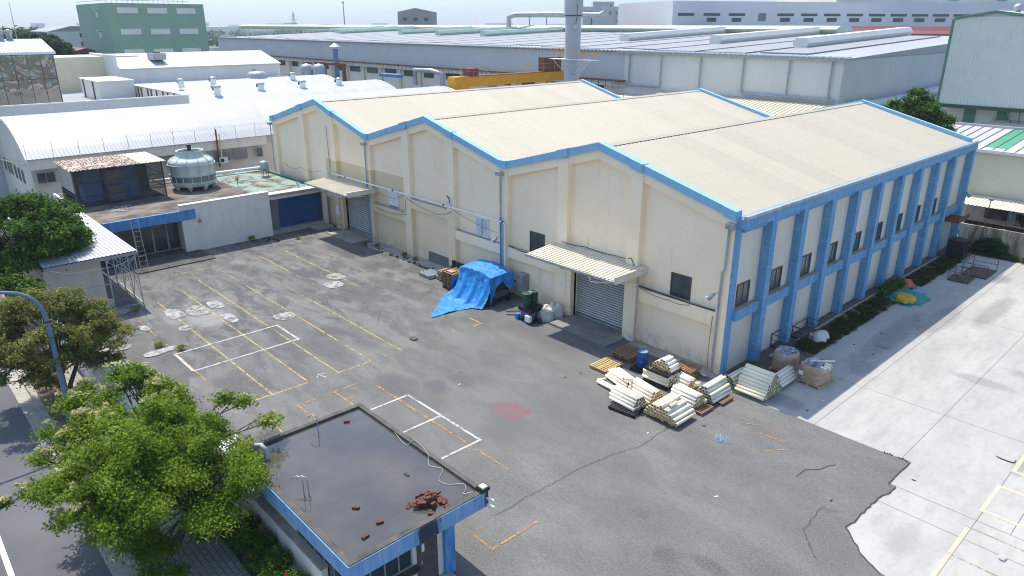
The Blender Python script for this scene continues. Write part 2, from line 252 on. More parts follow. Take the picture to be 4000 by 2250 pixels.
M['leaf_far'] = leafmat('mid_green_leaves', [(0.015, 0.04, 0.01), (0.03, 0.07, 0.015), (0.06, 0.11, 0.02)])
M['blossom'] = leafmat('pale_yellow_blossom', [(0.34, 0.36, 0.12), (0.55, 0.53, 0.24), (0.40, 0.36, 0.17)])
M['grass'] = leafmat('rough_grass', [(0.03, 0.045, 0.012), (0.06, 0.08, 0.02), (0.11, 0.11, 0.04)])
M['bark'] = simple('bark', (0.07, 0.055, 0.04), (0.12, 0.10, 0.08), 5, .95, vec=(1, 1, .3))
M['red_flower'] = simple('red_flower', (0.5, 0.03, 0.02), None, 3, .6)
b = NB('far_ground', 0.95, 0, .1); k = b.mix(b.ramp(b.noise(0.006, 5, .6), .45, .6), (0.09, 0.12, 0.06), (0.22, 0.22, 0.2)); b.col(k); M['far_ground'] = b.m
M['site_ground'] = simple('site_ground', (0.17, 0.165, 0.155), (0.12, 0.12, 0.11), .3, .95)

# ---------------------------------------------------------------- mesh helpers
LOC = {}
class MB:
    def __init__(s): s.v = []; s.f = []; s.mi = []; s.sm = []
    def add(s, vs, fs, m=0, smooth=False):
        o = len(s.v); s.v += [tuple(map(float, p)) for p in vs]
        for f in fs: s.f.append(tuple(i + o for i in f)); s.mi.append(m); s.sm.append(smooth)
        return s
    def box(s, x0, x1, y0, y1, z0, z1, m=0):
        v = [(x0, y0, z0), (x1, y0, z0), (x1, y1, z0), (x0, y1, z0), (x0, y0, z1), (x1, y0, z1), (x1, y1, z1), (x0, y1, z1)]
        return s.add(v, [(0, 3, 2, 1), (4, 5, 6, 7), (0, 1, 5, 4), (1, 2, 6, 5), (2, 3, 7, 6), (3, 0, 4, 7)], m)
    def prism(s, pts, ax, a0, a1, m=0):
        n = len(pts)
        def P(p, a): return {'x': (a, p[0], p[1]), 'y': (p[0], a, p[1]), 'z': (p[0], p[1], a)}[ax]
        v = [P(p, a0) for p in pts] + [P(p, a1) for p in pts]
        fs = [tuple(range(n))[::-1], tuple(range(n, 2 * n))] + [(i, (i + 1) % n, n + (i + 1) % n, n + i) for i in range(n)]
        return s.add(v, fs, m)
    def band(s, tops, bots, y0, y1, m=0):     # strip following a line of (x,z) points, thick in y
        n = len(tops); v = []
        for y in (y0, y1):
            v += [(t[0], y, t[1]) for t in tops] + [(t[0], y, t[1]) for t in bots]
        fs = []
        for i in range(n - 1):
            a, b_, c, d = i, i + 1, n + i + 1, n + i; o = 2 * n
            fs += [(d, c, b_, a), (a + o, b_ + o, c + o, d + o), (a, b_, b_ + o, a + o), (c, d, d + o, c + o)]
        fs += [(0, 2 * n, 3 * n, n), (n - 1, 2 * n - 1, 4 * n - 1, 3 * n - 1)]
        return s.add(v, fs, m)
    def tube(s, path, r, seg=8, m=0, caps=True, smooth=True):
        P = [Vector(p) for p in path]; rs = r if isinstance(r, (list, tuple)) else [r] * len(P); v = []; fs = []; up = None
        for i, p in enumerate(P):
            d = (P[min(i + 1, len(P) - 1)] - P[max(i - 1, 0)]).normalized()
            if up is None: up = d.orthogonal().normalized()
            else: up = (up - d * up.dot(d)).normalized() if (up - d * up.dot(d)).length > 1e-6 else d.orthogonal().normalized()
            w = d.cross(up)
            for k in range(seg):
                a = 2 * math.pi * k / seg; q = p + (up * math.cos(a) + w * math.sin(a)) * rs[i]; v.append(tuple(q))
        for i in range(len(P) - 1):
            for k in range(seg):
                a = i * seg + k; b_ = i * seg + (k + 1) % seg; fs.append((a, b_, b_ + seg, a + seg))
        s.add(v, fs, m, smooth)
        if caps: s.add([v[k] for k in range(seg)], [tuple(range(seg))[::-1]], m); s.add(v[-seg:], [tuple(range(seg))], m)
        return s
    def cyl(s, cx, cy, r, z0, z1, seg=20, m=0, r2=None, smooth=True): return s.tube([(cx, cy, z0), (cx, cy, z1)], [r, r if r2 is None else r2], seg, m, True, smooth)
    def bar(s, a, b_, w=0.05, m=0): return s.tube([a, b_], w * .7, 4, m, True, False)
    def lathe(s, prof, cx, cy, seg=32, m=0, smooth=True, a0=0, a1=2 * math.pi):
        full = abs(a1 - a0 - 2 * math.pi) < 1e-6; n = seg if full else seg + 1; v = []; fs = []
        for r, z in prof:
            for k in range(n): a = a0 + (a1 - a0) * k / seg; v.append((cx + r * math.cos(a), cy + r * math.sin(a), z))
        for i in range(len(prof) - 1):
            for k in range(seg if full else seg): a = i * n + k; b_ = i * n + (k + 1) % n; fs.append((a, b_, b_ + n, a + n))
        return s.add(v, fs, m, smooth)
    def corr(s, o, du, dv, pitch, h, thick=0.02, m=0, rib=0.28):     # corrugated sheet, ribs run along dv, repeat along du
        o = Vector(o); du = Vector(du); dv = Vector(dv); L = du.length; n = max(2, round(L / pitch)); nn = du.cross(dv).normalized()
        if nn.z < -0.01: nn = -nn
        pr = []
        for i in range(n):
            t = i / n; w = 1 / n
            pr += [(t, 0), (t + w * (.5 - rib / 2 - .1), 0), (t + w * (.5 - rib / 2), h), (t + w * (.5 + rib / 2), h), (t + w * (.5 + rib / 2 + .1), 0)]
        pr.append((1, 0)); v = []
        for t, hh in pr: a = o + du * t + nn * hh; v += [tuple(a), tuple(a + dv)]
        k = len(pr); fs = [(2 * i, 2 * i + 2, 2 * i + 3, 2 * i + 1) for i in range(k - 1)]
        s.add(v, fs, m)
        c = [o - nn * thick, o + du - nn * thick, o + du + dv - nn * thick, o + dv - nn * thick]; s.add(c, [(0, 1, 2, 3)], m); return s
    def sphere(s, c, r, seg=16, m=0, sz=1, z0=-1.0):
        pr = []
        for i in range(9):
            a = -math.pi / 2 + math.pi * i / 8
            if math.sin(a) < z0 - 1e-6: continue
            pr.append((max(1e-4, r * math.cos(a)), c[2] + r * sz * math.sin(a)))
        return s.lathe(pr, c[0], c[1], seg, m)
    def rot(s, ang, c=(0, 0)):
        ca, sa = math.cos(ang), math.sin(ang)
        s.v = [(c[0] + (x - c[0]) * ca - (y - c[1]) * sa, c[1] + (x - c[0]) * sa + (y - c[1]) * ca, z) for x, y, z in s.v]; return s
    def build(s, name, mats, parent=None, local=False, **kw):
        if not isinstance(mats, (list, tuple)): mats = [mats]
        mats = [M[q] if isinstance(q, str) else q for q in mats]
        me = bpy.data.meshes.new(name); V = np.array(s.v)
        if parent is not None:
            org = (0, 0, 0) if local else LOC[parent.name]
        elif kw.get('kind') == 'structure' or kw.pop('origin0', False): org = (0, 0, 0)
        else: org = ((V[:, 0].min() + V[:, 0].max()) / 2, (V[:, 1].min() + V[:, 1].max()) / 2, V[:, 2].min())
        V = V - np.array(org); me.from_pydata(V.tolist(), [], s.f)
        for q in mats: me.materials.append(q)
        me.polygons.foreach_set('material_index', s.mi); me.polygons.foreach_set('use_smooth', s.sm)
        bm = bmesh.new(); bm.from_mesh(me); bmesh.ops.recalc_face_normals(bm, faces=bm.faces); bm.to_mesh(me); bm.free(); me.update()
        o = bpy.data.objects.new(name, me); COL.objects.link(o); o['_'] = 1; del o['_']
        if parent is not None:
            o.parent = parent; LOC[o.name] = org if not local else (0, 0, 0)
        else: o.location = org; LOC[o.name] = org
        for k_ in ('label', 'category', 'group', 'kind'):
            if kw.get(k_): o[k_] = kw[k_]
        return o
def smooth(P, n=6):
    P = [Vector(p) for p in P]; out = []
    for i in range(len(P) - 1):
        a, b_, c, d = P[max(i - 1, 0)], P[i], P[i + 1], P[min(i + 2, len(P) - 1)]
        for k in range(n): t = k / n; out.append(tuple(.5 * ((2 * b_) + (c - a) * t + (2 * a - 5 * b_ + 4 * c - d) * t * t + (3 * b_ - 3 * c + d - a) * t ** 3)))
    out.append(tuple(P[-1])); return out
def thing(name, label, cat, loc=(0, 0, 0), rz=0, group=None, kind=None):
    o = bpy.data.objects.new(name, None); COL.objects.link(o); o.location = loc; o.rotation_euler = (0, 0, rz); LOC[o.name] = tuple(loc)
    o.empty_display_size = 0.3; o['label'] = label; o['category'] = cat
    if group: o['group'] = group
    return o
def dup(root, loc, rz=None, label=None, group=None):
    r = root.copy(); COL.objects.link(r); r.location = loc
    if rz is not None: r.rotation_euler = (0, 0, rz)
    if label: r['label'] = label
    if group: r['group'] = group
    for ch in list(root.children):
        c = ch.copy(); COL.objects.link(c); c.parent = r
        for g in list(ch.children): d = g.copy(); COL.objects.link(d); d.parent = c
    return r
def window(parent, face, a0, a1, z0, z1, pos, gl='glass', fr='frame_grey', mull=1, name='window', t=0.05, out=1):
    # face 'y': wall in plane y=pos looking to -y (out=-1) ; face 'x': plane x=pos looking to +x
    m = MB(); d = t * out
    def bx(u0, u1, w0, w1, d0, d1, mb):
        lo, hi = sorted((pos + d0, pos + d1))
        if face == 'y': mb.box(u0, u1, lo, hi, w0, w1)
        else: mb.box(lo, hi, u0, u1, w0, w1)
    f = 0.06
    bx(a0, a1, z0, z0 + f, -0.02 * out, d, m); bx(a0, a1, z1 - f, z1, -0.02 * out, d, m); bx(a0, a0 + f, z0 + f, z1 - f, -0.02 * out, d, m); bx(a1 - f, a1, z0 + f, z1 - f, -0.02 * out, d, m)
    for i in range(1, mull + 1):
        u = a0 + (a1 - a0) * i / (mull + 1); bx(u - .025, u + .025, z0 + f, z1 - f, -0.02 * out, d * .8, m)
    w = m.build(name, fr, parent)
    g = MB(); bx(a0 + f, a1 - f, z0 + f, z1 - f, -0.02 * out, d * .35, g); LOC[w.name] = LOC[parent.name]; g.build('pane', gl, w); return w
HAZE = 0.00022
M['conc_ramp'] = simple('ramp_concrete', (0.26, 0.25, 0.235), (0.17, 0.165, 0.155), 1.2, .9, fine=.3)
M['beige_hall'] = simple('hall_render', (0.66, 0.62, 0.54), (0.56, 0.50, 0.40), .4, .9)
M['grey_shaft'] = simple('grey_chimney_paint', (0.40, 0.42, 0.45), (0.34, 0.36, 0.39), .5, .5)
M['brown_grey'] = simple('brown_grey_wall', (0.27, 0.25, 0.24), None, .2, .9)
M['office_pale'] = simple('pale_office_wall', (0.50, 0.52, 0.50), None, .1, .9)
M['panel_white'] = simple('white_panel_wall', (0.66, 0.66, 0.645), (0.60, 0.60, 0.59), .05, .7)
M['panel_cream'] = simple('cream_panel_wall', (0.66, 0.66, 0.56), None, .05, .7)
M['green_dark'] = simple('dark_green_steel', (0.05, 0.09, 0.06), None, 1, .6)
M['rust_dark'] = simple('dark_rusty_gutter', (0.016, 0.012, 0.010), (0.035, 0.022, 0.016), 1, .9)
b = NB('blue_fascia', 0.75, 0, .25); x, y, z = b.xyz()
k = b.mix(b.ramp(b.noise(1.1, 6, .75, b.mp((2.5, 2.5, .35))), .36, .66), (0.13, 0.28, 0.50), (0.27, 0.42, 0.60))
dr = b.noise(1.0, 5, .75, b.mp((1, 5, .7)))
def band_(c_, w_): return b.ramp(b.math('ADD', b.math('ABSOLUTE', b.math('SUBTRACT', y, c_)), b.math('MULTIPLY', b.math('SUBTRACT', dr, .5), 1.3)), w_ - .12, w_ + .14, 1, 0)
st = b.math('MULTIPLY', b.math('MAXIMUM', band_(-20.85, .42), band_(-18.5, .12)), b.math('GREATER_THAN', x, 2.3))
k = b.mix(b.math('MULTIPLY', st, .93), k, (0.02, 0.022, 0.03)); b.col(k); M['blue_fascia'] = b.m
M['hall_wall'] = simple('olive_cream_wall', (0.64, 0.63, 0.48), (0.58, 0.575, 0.44), .4, .8)
M['shutter_gap_shade'] = simple('shutter_groove_shade', (0.10, 0.10, 0.10), None, 1, .9)  # dark colour puts shade into the grooves between the door slats
# ---------------------------------------------------------------- setting: ground, yard, road, pavement
MB().box(-3500, 3500, -1200, 6000, -0.5, -0.06).build('ground', 'far_ground', kind='structure')
MB().box(-215, 60, -60, 330, -0.4, -0.03).build('ground', 'site_ground', kind='structure')
def sheet(pts, z): 
    m = MB(); n = len(pts); m.add([(p[0], p[1], z) for p in pts], [tuple(range(n))]); return m
def jag(pts, step=0.25, amp=0.04, closed=False):
    out = []
    for i in range(len(pts) - 1):
        a, b_ = pts[i], pts[i + 1]; L = math.dist(a, b_); n = max(1, int(L / step))
        for k in range(n):
            t = k / n; out.append((a[0] + (b_[0] - a[0]) * t + random.uniform(-amp, amp), a[1] + (b_[1] - a[1]) * t + random.uniform(-amp, amp)))
    out.append(pts[-1]); return out
MB().box(0.55, 70, -60, 33.9, -0.3, 0.0).build('concrete_yard', 'conc_yard', kind='structure')
edge = jag([(9.93, -1.07), (9.9, -3.35)], .3, .02) + jag([(10.2, -3.3), (10.0, -4.8), (9.95, -6.1), (9.92, -7.3), (10.3, -7.75), (11.0, -8.45), (11.9, -8.85), (14, -9.4), (17, -10.2), (30, -13)], .18, .05)
MB().prism([(-41.5, -24.6), (-41.5, 0.5), (0.4, 0.5), (0.55, -1.1)] + edge + [(30, -24.6)], 'z', -0.2, 0.006).build('asphalt_yard', 'asphalt', kind='structure')
MB().box(-80, 60, -60, -28.0, -0.2, 0.0).build('road', 'street', kind='structure')
MB().box(-80, 60, -28.0, -27.42, -0.2, 0.05).build('gutter', 'concrete', kind='structure')
k_ = MB(); 
for i in range(90): k_.box(-78 + i * 1.0, -78 + i * 1.0 + .985, -27.42, -27.18, -0.1, 0.19)
k_.build('kerb', 'concrete', kind='structure')
MB().box(-80, 20, -27.18, -24.6, -0.1, 0.14).build('pavement', 'paver', kind='structure')
MB().box(-80, -9, -27.12, -25.9, 0.1, 0.17).build('planting_strip', 'soil', kind='structure')
def lines(name, segs, w, mat_, z, **kw):
    m = MB()
    for a, b_ in segs:
        d = Vector((b_[0] - a[0], b_[1] - a[1], 0)); n = Vector((-d.y, d.x, 0)).normalized() * w / 2; A = Vector((*a, z)); B = Vector((*b_, z)); d = d.normalized() * w / 2
        m.add([A - d - n, B + d - n, B + d + n, A - d + n], [(0, 1, 2, 3)]); z += 0.00015
    return m.build(name, mat_, kind='structure')
H = lambda y, x0, x1: ((x0, y), (x1, y))
V_ = lambda x, y0, y1: ((x, y0), (x, y1))
lines('yellow_parking_lines', [H(-6.8, -36.5, -25.2), H(-8.95, -36.5, -31.5), H(-10.65, -25.3, -14.05), H(-12.65, -30, -17.7), H(-12.65, -16.8, -14.1), H(-14.73, -21.0, -14.1), H(-14.73, -34, -22.5),
     H(-16.42, -33.8, -14.2), H(-18.4, -31.5, -14.2), V_(-36.4, -16.3, -12.6), V_(-14.05, -14.7, -12.7), V_(-14.15, -18.6, -16.4), V_(-14.2, -20.0, -18.6), H(-4.74, -15.1, -13.95), V_(-13.96, -5.4, -4.8)], 0.09, 'p_yellow', 0.010)
lines('faded_parking_lines', [H(-8.95, -31.5, -26), H(-10.65, -36.4, -25.3), H(-4.8, -36.4, -25.4), V_(-14.05, -12.7, -10.65), H(-6.72, -15, -14.1), V_(-14.07, -8.8, -6.8), V_(-36.4, -12.6, -4.8), H(-4.7, -19.4, -17.9), H(-14.73, -22.5, -21.0), V_(-26.0, -20.2, -6.8), H(-12.65, -36.3, -30), H(-14.65, -37, -34)], 0.08, 'p_faint', 0.013)
tk = []
for y, xs in ((-6.8, np.arange(-34.1, -25, 0.92)), (-12.65, np.arange(-28.4, -19.5, 0.92)), (-18.4, np.arange(-30.6, -15, 0.95)), (-16.42, np.arange(-30.5, -29, 0.9))):
    for x in xs: tk.append(V_(float(x) + random.uniform(-.06, .06), y - .45 - random.random() * .15, y + .4))
lines('parking_tick_marks', tk, 0.06, 'p_faint', 0.016)
lines('orange_lines', [H(-20.32, -30.6, -25.5), H(-20.3, -24.0, -17.3), V_(-12.28, -18.0, -14.25), H(-15.97, -12.25, -10.4), H(-17.98, -12.3, -9.6), V_(-11.2, -16.35, -15.55), H(-19.65, -12.4, -9.8), H(-14.02, -11.4, -1.4), H(-22.0, -12.0, -10.5), V_(-12.1, -22.8, -21.5), H(-17.7, 0.9, 1.8), V_(1.86, -17.7, -15.5)], 0.09, 'p_orange', 0.018)
lines('orange_scrawl', [((3.4, -3.4), (4.9, -2.6)), ((3.5, -3.8), (5.6, -3.5)), ((5.1, -5.0), (5.9, -4.0)), ((3.9, -2.9), (4.9, -3.3))], 0.06, 'p_orange', 0.021)
lines('white_box_lines', [V_(-22.3, -20.4, -14.3), H(-14.27, -22.3, -19.45), V_(-19.48, -20.3, -14.27), H(-20.38, -22.3, -19.6), V_(-9.47, -17.5, -13.42), V_(-6.73, -17.5, -13.42), H(-13.42, -9.4, -3.85), V_(-3.85, -15.6, -13.42)], 0.13, 'p_white', 0.024)
lines('white_arrow', [((-14.0, -15.5), (-14.55, -15.64)), ((-14.55, -15.64), (-14.3, -15.85)), ((-14.55, -15.64), (-14.42, -15.36))], 0.07, 'p_white', 0.027)
lines('peach_yard_lines', [V_(13.0, -2.42, -.17), H(-.16, 13.0, 16), H(-2.4, 13.0, 16), V_(12.97, -8.5, -3.88), V_(13.1, 1.43, 5.4), H(1.44, 13.1, 16)], 0.15, 'p_peach', 0.006)
lines('yellow_yard_lines', [H(-3.88, 12.95, 18), H(-5.98, 12.95, 18), V_(14.9, -6.3, -5.7)], 0.09, 'p_faint', 0.008)
lines('road_edge_line', [H(-30.52, -60, 30)], 0.17, 'white', 0.004)
lines('concrete_joints', [V_(5.72, -1.08, 33.8), V_(9.55, -1.05, 33.8), V_(13.05, -9.1, 33.8), H(4.3, .6, 40), H(-3.25, 9.9, 40), H(-4.75, 10.1, 40), V_(14.15, -3.2, 33), H(18.5, .6, 40)], 0.016, 'crack', 0.004)
ck = []
for pts in ([(1.35, -6.2), (1.25, -6.9), (1.36, -8.5), (0.94, -10.0), (0.62, -12.2), (0.62, -13.2), (0.54, -14.45), (0.56, -15.5), (.5, -16.4)], [(-21, -3.0), (-19.5, -6.0), (-20.3, -8.0), (-18.3, -9.6)], [(-24, -4.1), (-22.5, -4.9), (-21.6, -7.2)], [(9.4, -6.5), (8.7, -6.9), (8.9, -8.6), (9.9, -9.7)]):
    q = jag(pts, .16, .05); ck += list(zip(q[:-1], q[1:]))
lines('asphalt_cracks', ck, 0.017, 'crack', 0.03)
lines('asphalt_border_crack', list(zip(edge[:-1], edge[1:])), 0.04, 'crack', 0.040)
def blob(name, cx, cy, rx, ry, mat_, z, n=22, am=.25, ang=0):
    pts = []; n = 40; f_ = [(k_, random.uniform(-am, am) / k_ ** .6 * .6, random.uniform(0, 6.28)) for k_ in (2, 3, 5, 7, 11)]
    for i in range(n):
        a = 2 * math.pi * i / n; q = 1 + sum(w_ * math.sin(k_ * a + p_) for k_, w_, p_ in f_) + random.uniform(-.04, .04); u, w = rx * q * math.copysign(abs(math.cos(a)) ** .65, math.cos(a)), ry * q * math.copysign(abs(math.sin(a)) ** .65, math.sin(a))
        pts.append((cx + u * math.cos(ang) - w * math.sin(ang), cy + u * math.sin(ang) + w * math.cos(ang)))
    m = MB(); m.add([(cx, cy, z)] + [(p[0], p[1], z) for p in pts], [(0, i + 1, (i + 1) % n + 1) for i in range(n)]); return m.build(name, mat_, kind='structure')
z = .044
for cx, cy, rx, ry, mt, am in [(-28.5, -18.3, .95, .5, 'patch_white', .2), (-28.3, -15.75, .85, .42, 'patch_white', .2), (-25.4, -15.95, .9, .34, 'patch_white', .25), (-23.3, -13.3, .6, .62, 'patch_white', .2), (-26.4, -8.0, .7, .6, 'patch_white', .2), (-27.85, -7.0, .75, .6, 'patch_cream', .14),
     (-28.0, -17.0, 1.1, .6, 'patch_cream', .5), (-25.6, -18.6, .45, .42, 'patch_cream', .12), (-27.3, -20.5, .5, .25, 'patch_white', .4), (-23.2, -20.9, .35, .9, 'patch_white', .35), (-25.3, -22.2, .45, .35, 'patch_cream', .1), (-26.2, -23.2, 1.0, .3, 'patch_cream', .15), (-22.1, -22.25, .3, .42, 'patch_cream', .1), (-22.9, -23.2, .95, .35, 'patch_cream', .1),
     (-31.2, -20.8, .6, .6, 'patch_cream', .4), (-14.88, -9.23, .26, .2, 'crack', .05), (12.6, 2.3, .35, .25, 'conc_yard', .3), (14.3, -4.9, .12, .16, 'patch_white', .4)]:
    blob('ground_patch', cx, cy, rx, ry, mt, z, am=am); z += .0012
MB().box(-15.05, -14.7, -9.4, -9.08, 0, .072).build('manhole_cover', 'dark_steel', kind='structure')
# strips along the facade
MB().prism([(-33.6, -1.3), (-33.6, .5), (-17.4, .5), (-17.4, -.75), (-22.5, -.7)], 'z', 0, .05).build('apron_strip', 'concrete', kind='structure')
MB().prism([(-5.8, -.75), (-5.8, .4), (0.4, .4), (0.4, -.6)], 'z', 0, .05).build('apron_strip', 'concrete', kind='structure')
MB().box(-10.95, -6.35, -1.75, .7, 0, .13).build('door_ramp', 'conc_ramp' if 'conc_ramp' in M else 'concrete', kind='structure')
MB().box(-38.6, -34.4, -1.75, .7, 0, .11).build('door_ramp', 'concrete', kind='structure')
MB().box(0, 2.3, 0, 34, -.1, .03).build('planting_bed', 'soil', kind='structure')
m = MB(); m.box(.62, .75, 4, 31, 0, .1); m.build('gutter_edge', 'concrete', kind='structure')

# ---------------------------------------------------------------- warehouse
wh = thing('warehouse', 'long cream warehouse with three gables, light blue parapet trim and blue side pilasters', 'warehouse', (-25, 17, 0))
TL = [(-51.2, 9.0), (-42.1, 11.32), (-33.85, 9.05), (-25.65, 11.28), (-17.07, 9.08), (-9.0, 11.3), (0.05, 8.92)]
def top(x):
    for (a, za), (b_, zb) in zip(TL[:-1], TL[1:]):
        if x <= b_ + 1e-6: return za + (zb - za) * (x - a) / (b_ - a)
    return TL[-1][1]
cols = [(-51.2, -50.65), (-45.35, -44.55), (-39.95, -39.1), (-34.25, -33.45), (-28.75, -27.9), (-23.25, -22.4), (-17.5, -16.7), (-12.15, -11.3), (-6.62, -5.8), (-.62, 0)]
wall = MB(); xs = sorted(set([-51.2, 0] + [c for p in cols for c in p] + [t[0] for t in TL[1:-1]] + [-10.85, -6.55, -38.5, -34.5]))
for a, b_ in zip(xs[:-1], xs[1:]):
    z0 = 3.9 if -10.9 < (a + b_) / 2 < -6.5 else (4.2 if -38.5 < (a + b_) / 2 < -34.5 else 0)
    wall.prism([(a, z0), (b_, z0), (b_, top(b_) - .3), (a, top(a) - .3)], 'y', .32, .5)
wall.build('front_wall', 'beige', wh)
for (a, b_) in cols:
    h = min(top(a), top(b_)) - .35
    MB().box(a, b_, -.03 if a > -50 else 0, .5, 0, h).build('column', 'beige', wh)
m = MB(); P = [t for t in TL]; m.band([(x, z - .38) for x, z in P], [(x, z - .97) for x, z in P], .03, .36); m.build('gable_beam', 'beige', wh)
m = MB(); m.band(P, [(x, z - .43) for x, z in P], -.1, .33); m.build('parapet_trim', 'blue_trim', wh)
for a, b_ in cols:
    m = MB(); ext = [(a - .02, 0), (b_ + .02, 0)]; t0, t1 = top(max(a, -51.2)), top(min(b_, 0)); tm = max(t0, t1)
    m.prism([(a - .02, t0 - .46), (b_ + .02, t1 - .46), (b_ + .02, t1 + .035), (a - .02, t0 + .035)], 'y', -.2, .36); m.build('parapet_block', 'blue_trim', wh)
def ledge(a, b_, zt, zb, nm='ledge_beam'):
    MB().box(a, b_, .01, .33, zb, zt).build(nm, 'beige', wh); MB().box(a, b_, -.0, .31, zt, zt + .02).build('ledge_top', 'dark_concrete' if 0 else 'concrete', wh)
for a, b_, zt, zb in [(-33.45, -28.75, 3.45, 2.75), (-27.9, -23.25, 4.75, 4.0), (-22.4, -17.5, 3.4, 2.7), (-16.7, -12.15, 3.4, 2.65), (-5.8, -.62, 3.45, 2.64), (-45, -40, 3.4, 2.7)]: ledge(a, b_, zt, zb)
MB().box(-26.2, -23.26, .27, .33, .05, .86).build('grey_painted_panel', 'glass_mid', wh)
# main roller door, second roller door
for nm, x0, x1, z0, z1 in [('roller_door', -10.85, -6.55, .13, 3.95), ('roller_door', -38.5, -34.5, .11, 4.25)]:
    m = MB(); n = 24
    for i in range(n):
        a = z0 + (z1 - z0) * i / n; h = (z1 - z0) / n; m.box(x0, x1, .60, .66, a + h * .80, a + h, 1); h = h * .8; m.add([(x0, .62, a), (x1, .62, a), (x1, .55, a + h * .3), (x0, .55, a + h * .3), (x1, .62, a + h), (x0, .62, a + h)], [(0, 1, 2, 3), (3, 2, 4, 5)])
    d = m.build(nm, ['shutter', 'shutter_gap_shade'], wh)
    MB().box(x0, x1, .52, .66, z0, z0 + .12).build('bottom_rail', 'steel', d)
    MB().box(x0 - .45, x0, -.01, .7, 0, z1).build('door_jamb', 'beige', wh); MB().box(x1, x1 + .05, .33, .7, 0, z1).build('door_jamb', 'beige', wh)
MB().box(-39.6, -39.2, -.12, -.035, 1.35, 2.1).build('wall_notice', 'white', wh)
MB().box(-11.75, -11.55, -.05, -.032, 1.9, 2.15).build('wall_notice', 'white', wh)
# windows on the facade
window(wh, 'y', -14.85, -13.5, 3.45, 4.85, .32, out=-1, mull=1, fr='dark_steel'); window(wh, 'y', -3.72, -2.42, 3.5, 4.83, .32, out=-1, mull=1, fr='dark_steel')
def louvre(x0, x1, z0, z1, two):
    fr = MB(); fr.box(x0 - .06, x1 + .06, .22, .33, z0 - .06, z0); fr.box(x0 - .06, x1 + .06, .22, .33, z1, z1 + .06); fr.box(x0 - .06, x0, .22, .33, z0, z1); fr.box(x1, x1 + .06, .22, .33, z0, z1)
    o = fr.build('louvre_window', 'white', wh); n = 13 if two else 6; m = MB()
    for i in range(n):
        a = z0 + (z1 - z0) * i / n; h = (z1 - z0) / n
        for u0, u1 in (((x0, (x0 + x1) / 2 - .04), ((x0 + x1) / 2 + .04, x1)) if two else ((x0, x1),)): m.prism([(.31, a + h * .9), (.2, a + h * .15), (.21, a + h * .05), (.32, a + h * .8)], 'x', u0, u1)
    m.build('slats', 'white', o); MB().box(x0, x1, .3, .325, z0, z1).build('backing', 'black', o)
louvre(-31.35, -30.15, 3.75, 4.75, False); louvre(-20.25, -19.0, 3.5, 4.75, True)
MB().box(-31.35, -30.15, .27, .33, 3.46, 3.68).build('sill_panel', 'frame_grey', wh)
# roofs : cream ribbed sheets
for i, (l, r) in enumerate([(0, 2), (2, 4), (4, 6)]):
    xl, xr = TL[l][0], TL[r][0]; xm, zm = TL[l + 1]; zl, zr = TL[l][1], TL[r][1]
    if i == 2: xr, zr = .38, 8.78
    m = MB(); dz = .24
    m.corr((xl, .33, zl - dz - .1), (0, 34.75, 0), (xm - xl, 0, zm - zl + .1), .38, .024); m.corr((xm, .33, zm - dz), (0, 34.75, 0), (xr - xm, 0, (zr - zm) - .05), .38, .024)
    m.build('roof', 'roof_cream', wh)
    m = MB(); m.prism([(xm - .3, zm - .27), (xm, zm - .16), (xm + .3, zm - .27), (xm, zm - .2)], 'y', .33, 35.1); m.build('ridge_cap', 'roof_cream', wh)
m = MB()
for x, z in (TL[2], TL[4]): m.box(x - .25, x + .25, .34, 35.0, z - .5, z - .3)
m.build('valley_gutter', 'steel', wh)
m = MB(); m.band([(x, z - .4) for x, z in TL], [(x, 0) for x, z in TL], 35.0, 35.3); m.build('rear_wall', 'beige_plain', wh)
m = MB(); m.band(TL, [(x, z - .45) for x, z in TL], 35.08, 35.45); m.build('rear_parapet_trim', 'blue_trim', wh)
MB().box(-51.2, -50.9, .5, 35.0, 0, 8.5).build('left_wall', 'beige_plain', wh)
# side wall
MB().box(-.3, 0.0, .5, 35.0, 0, 8.35).build('side_wall', 'greywall', wh)
pil = [3.25 + 3.47 * k for k in range(9)] + [35.35]
pil = [(p - .52, p) for p in pil]
for a, b_ in pil: MB().box(-.1, .5, a, b_, 0, 8.12).build('pilaster', 'blue_wall', wh)
MB().box(-.1, .13, -.02, .42, 0, 8.12).build('pilaster', 'blue_wall', wh)
MB().box(-.1, .54, -.0, 35.4, 8.12, 8.62).build('eaves_beam', 'blue_wall', wh)
prev = .42
for a, b_ in pil:
    MB().box(-.05, .26, prev, a, 7.84, 8.12).build('lower_beam', 'blue_wall', wh)
    MB().box(-.05, .3, prev, a, 3.08, 3.62).build('sill_beam', 'blue_wall', wh)
    MB().box(-.03, .28, prev, a, 3.62, 3.65).build('sill_top', 'concrete', wh)
    if b_ < 32: window(wh, 'x', prev + .95 if prev > 1 else .75, (prev + .95 if prev > 1 else .75) + 1.25, 3.7, 4.95, 0.0, fr='dark_steel', mull=1, out=1)
    prev = b_
MB().box(.4, .58, -.05, 35.45, 8.63, 8.78).build('eaves_gutter', 'steel', wh)
m = MB(); m.box(.0, .1, 31.75, 34.1, 0, 2.6); m.build('side_door', 'shutter', wh)
m = MB(); m.box(0, 1.3, 31.7, 34.4, 2.75, 2.8); m.box(1.26, 1.3, 31.7, 34.4, 2.8, 3.1); m.box(0, 1.3, 31.7, 31.74, 2.8, 3.1); m.build('door_canopy', 'rust', wh)
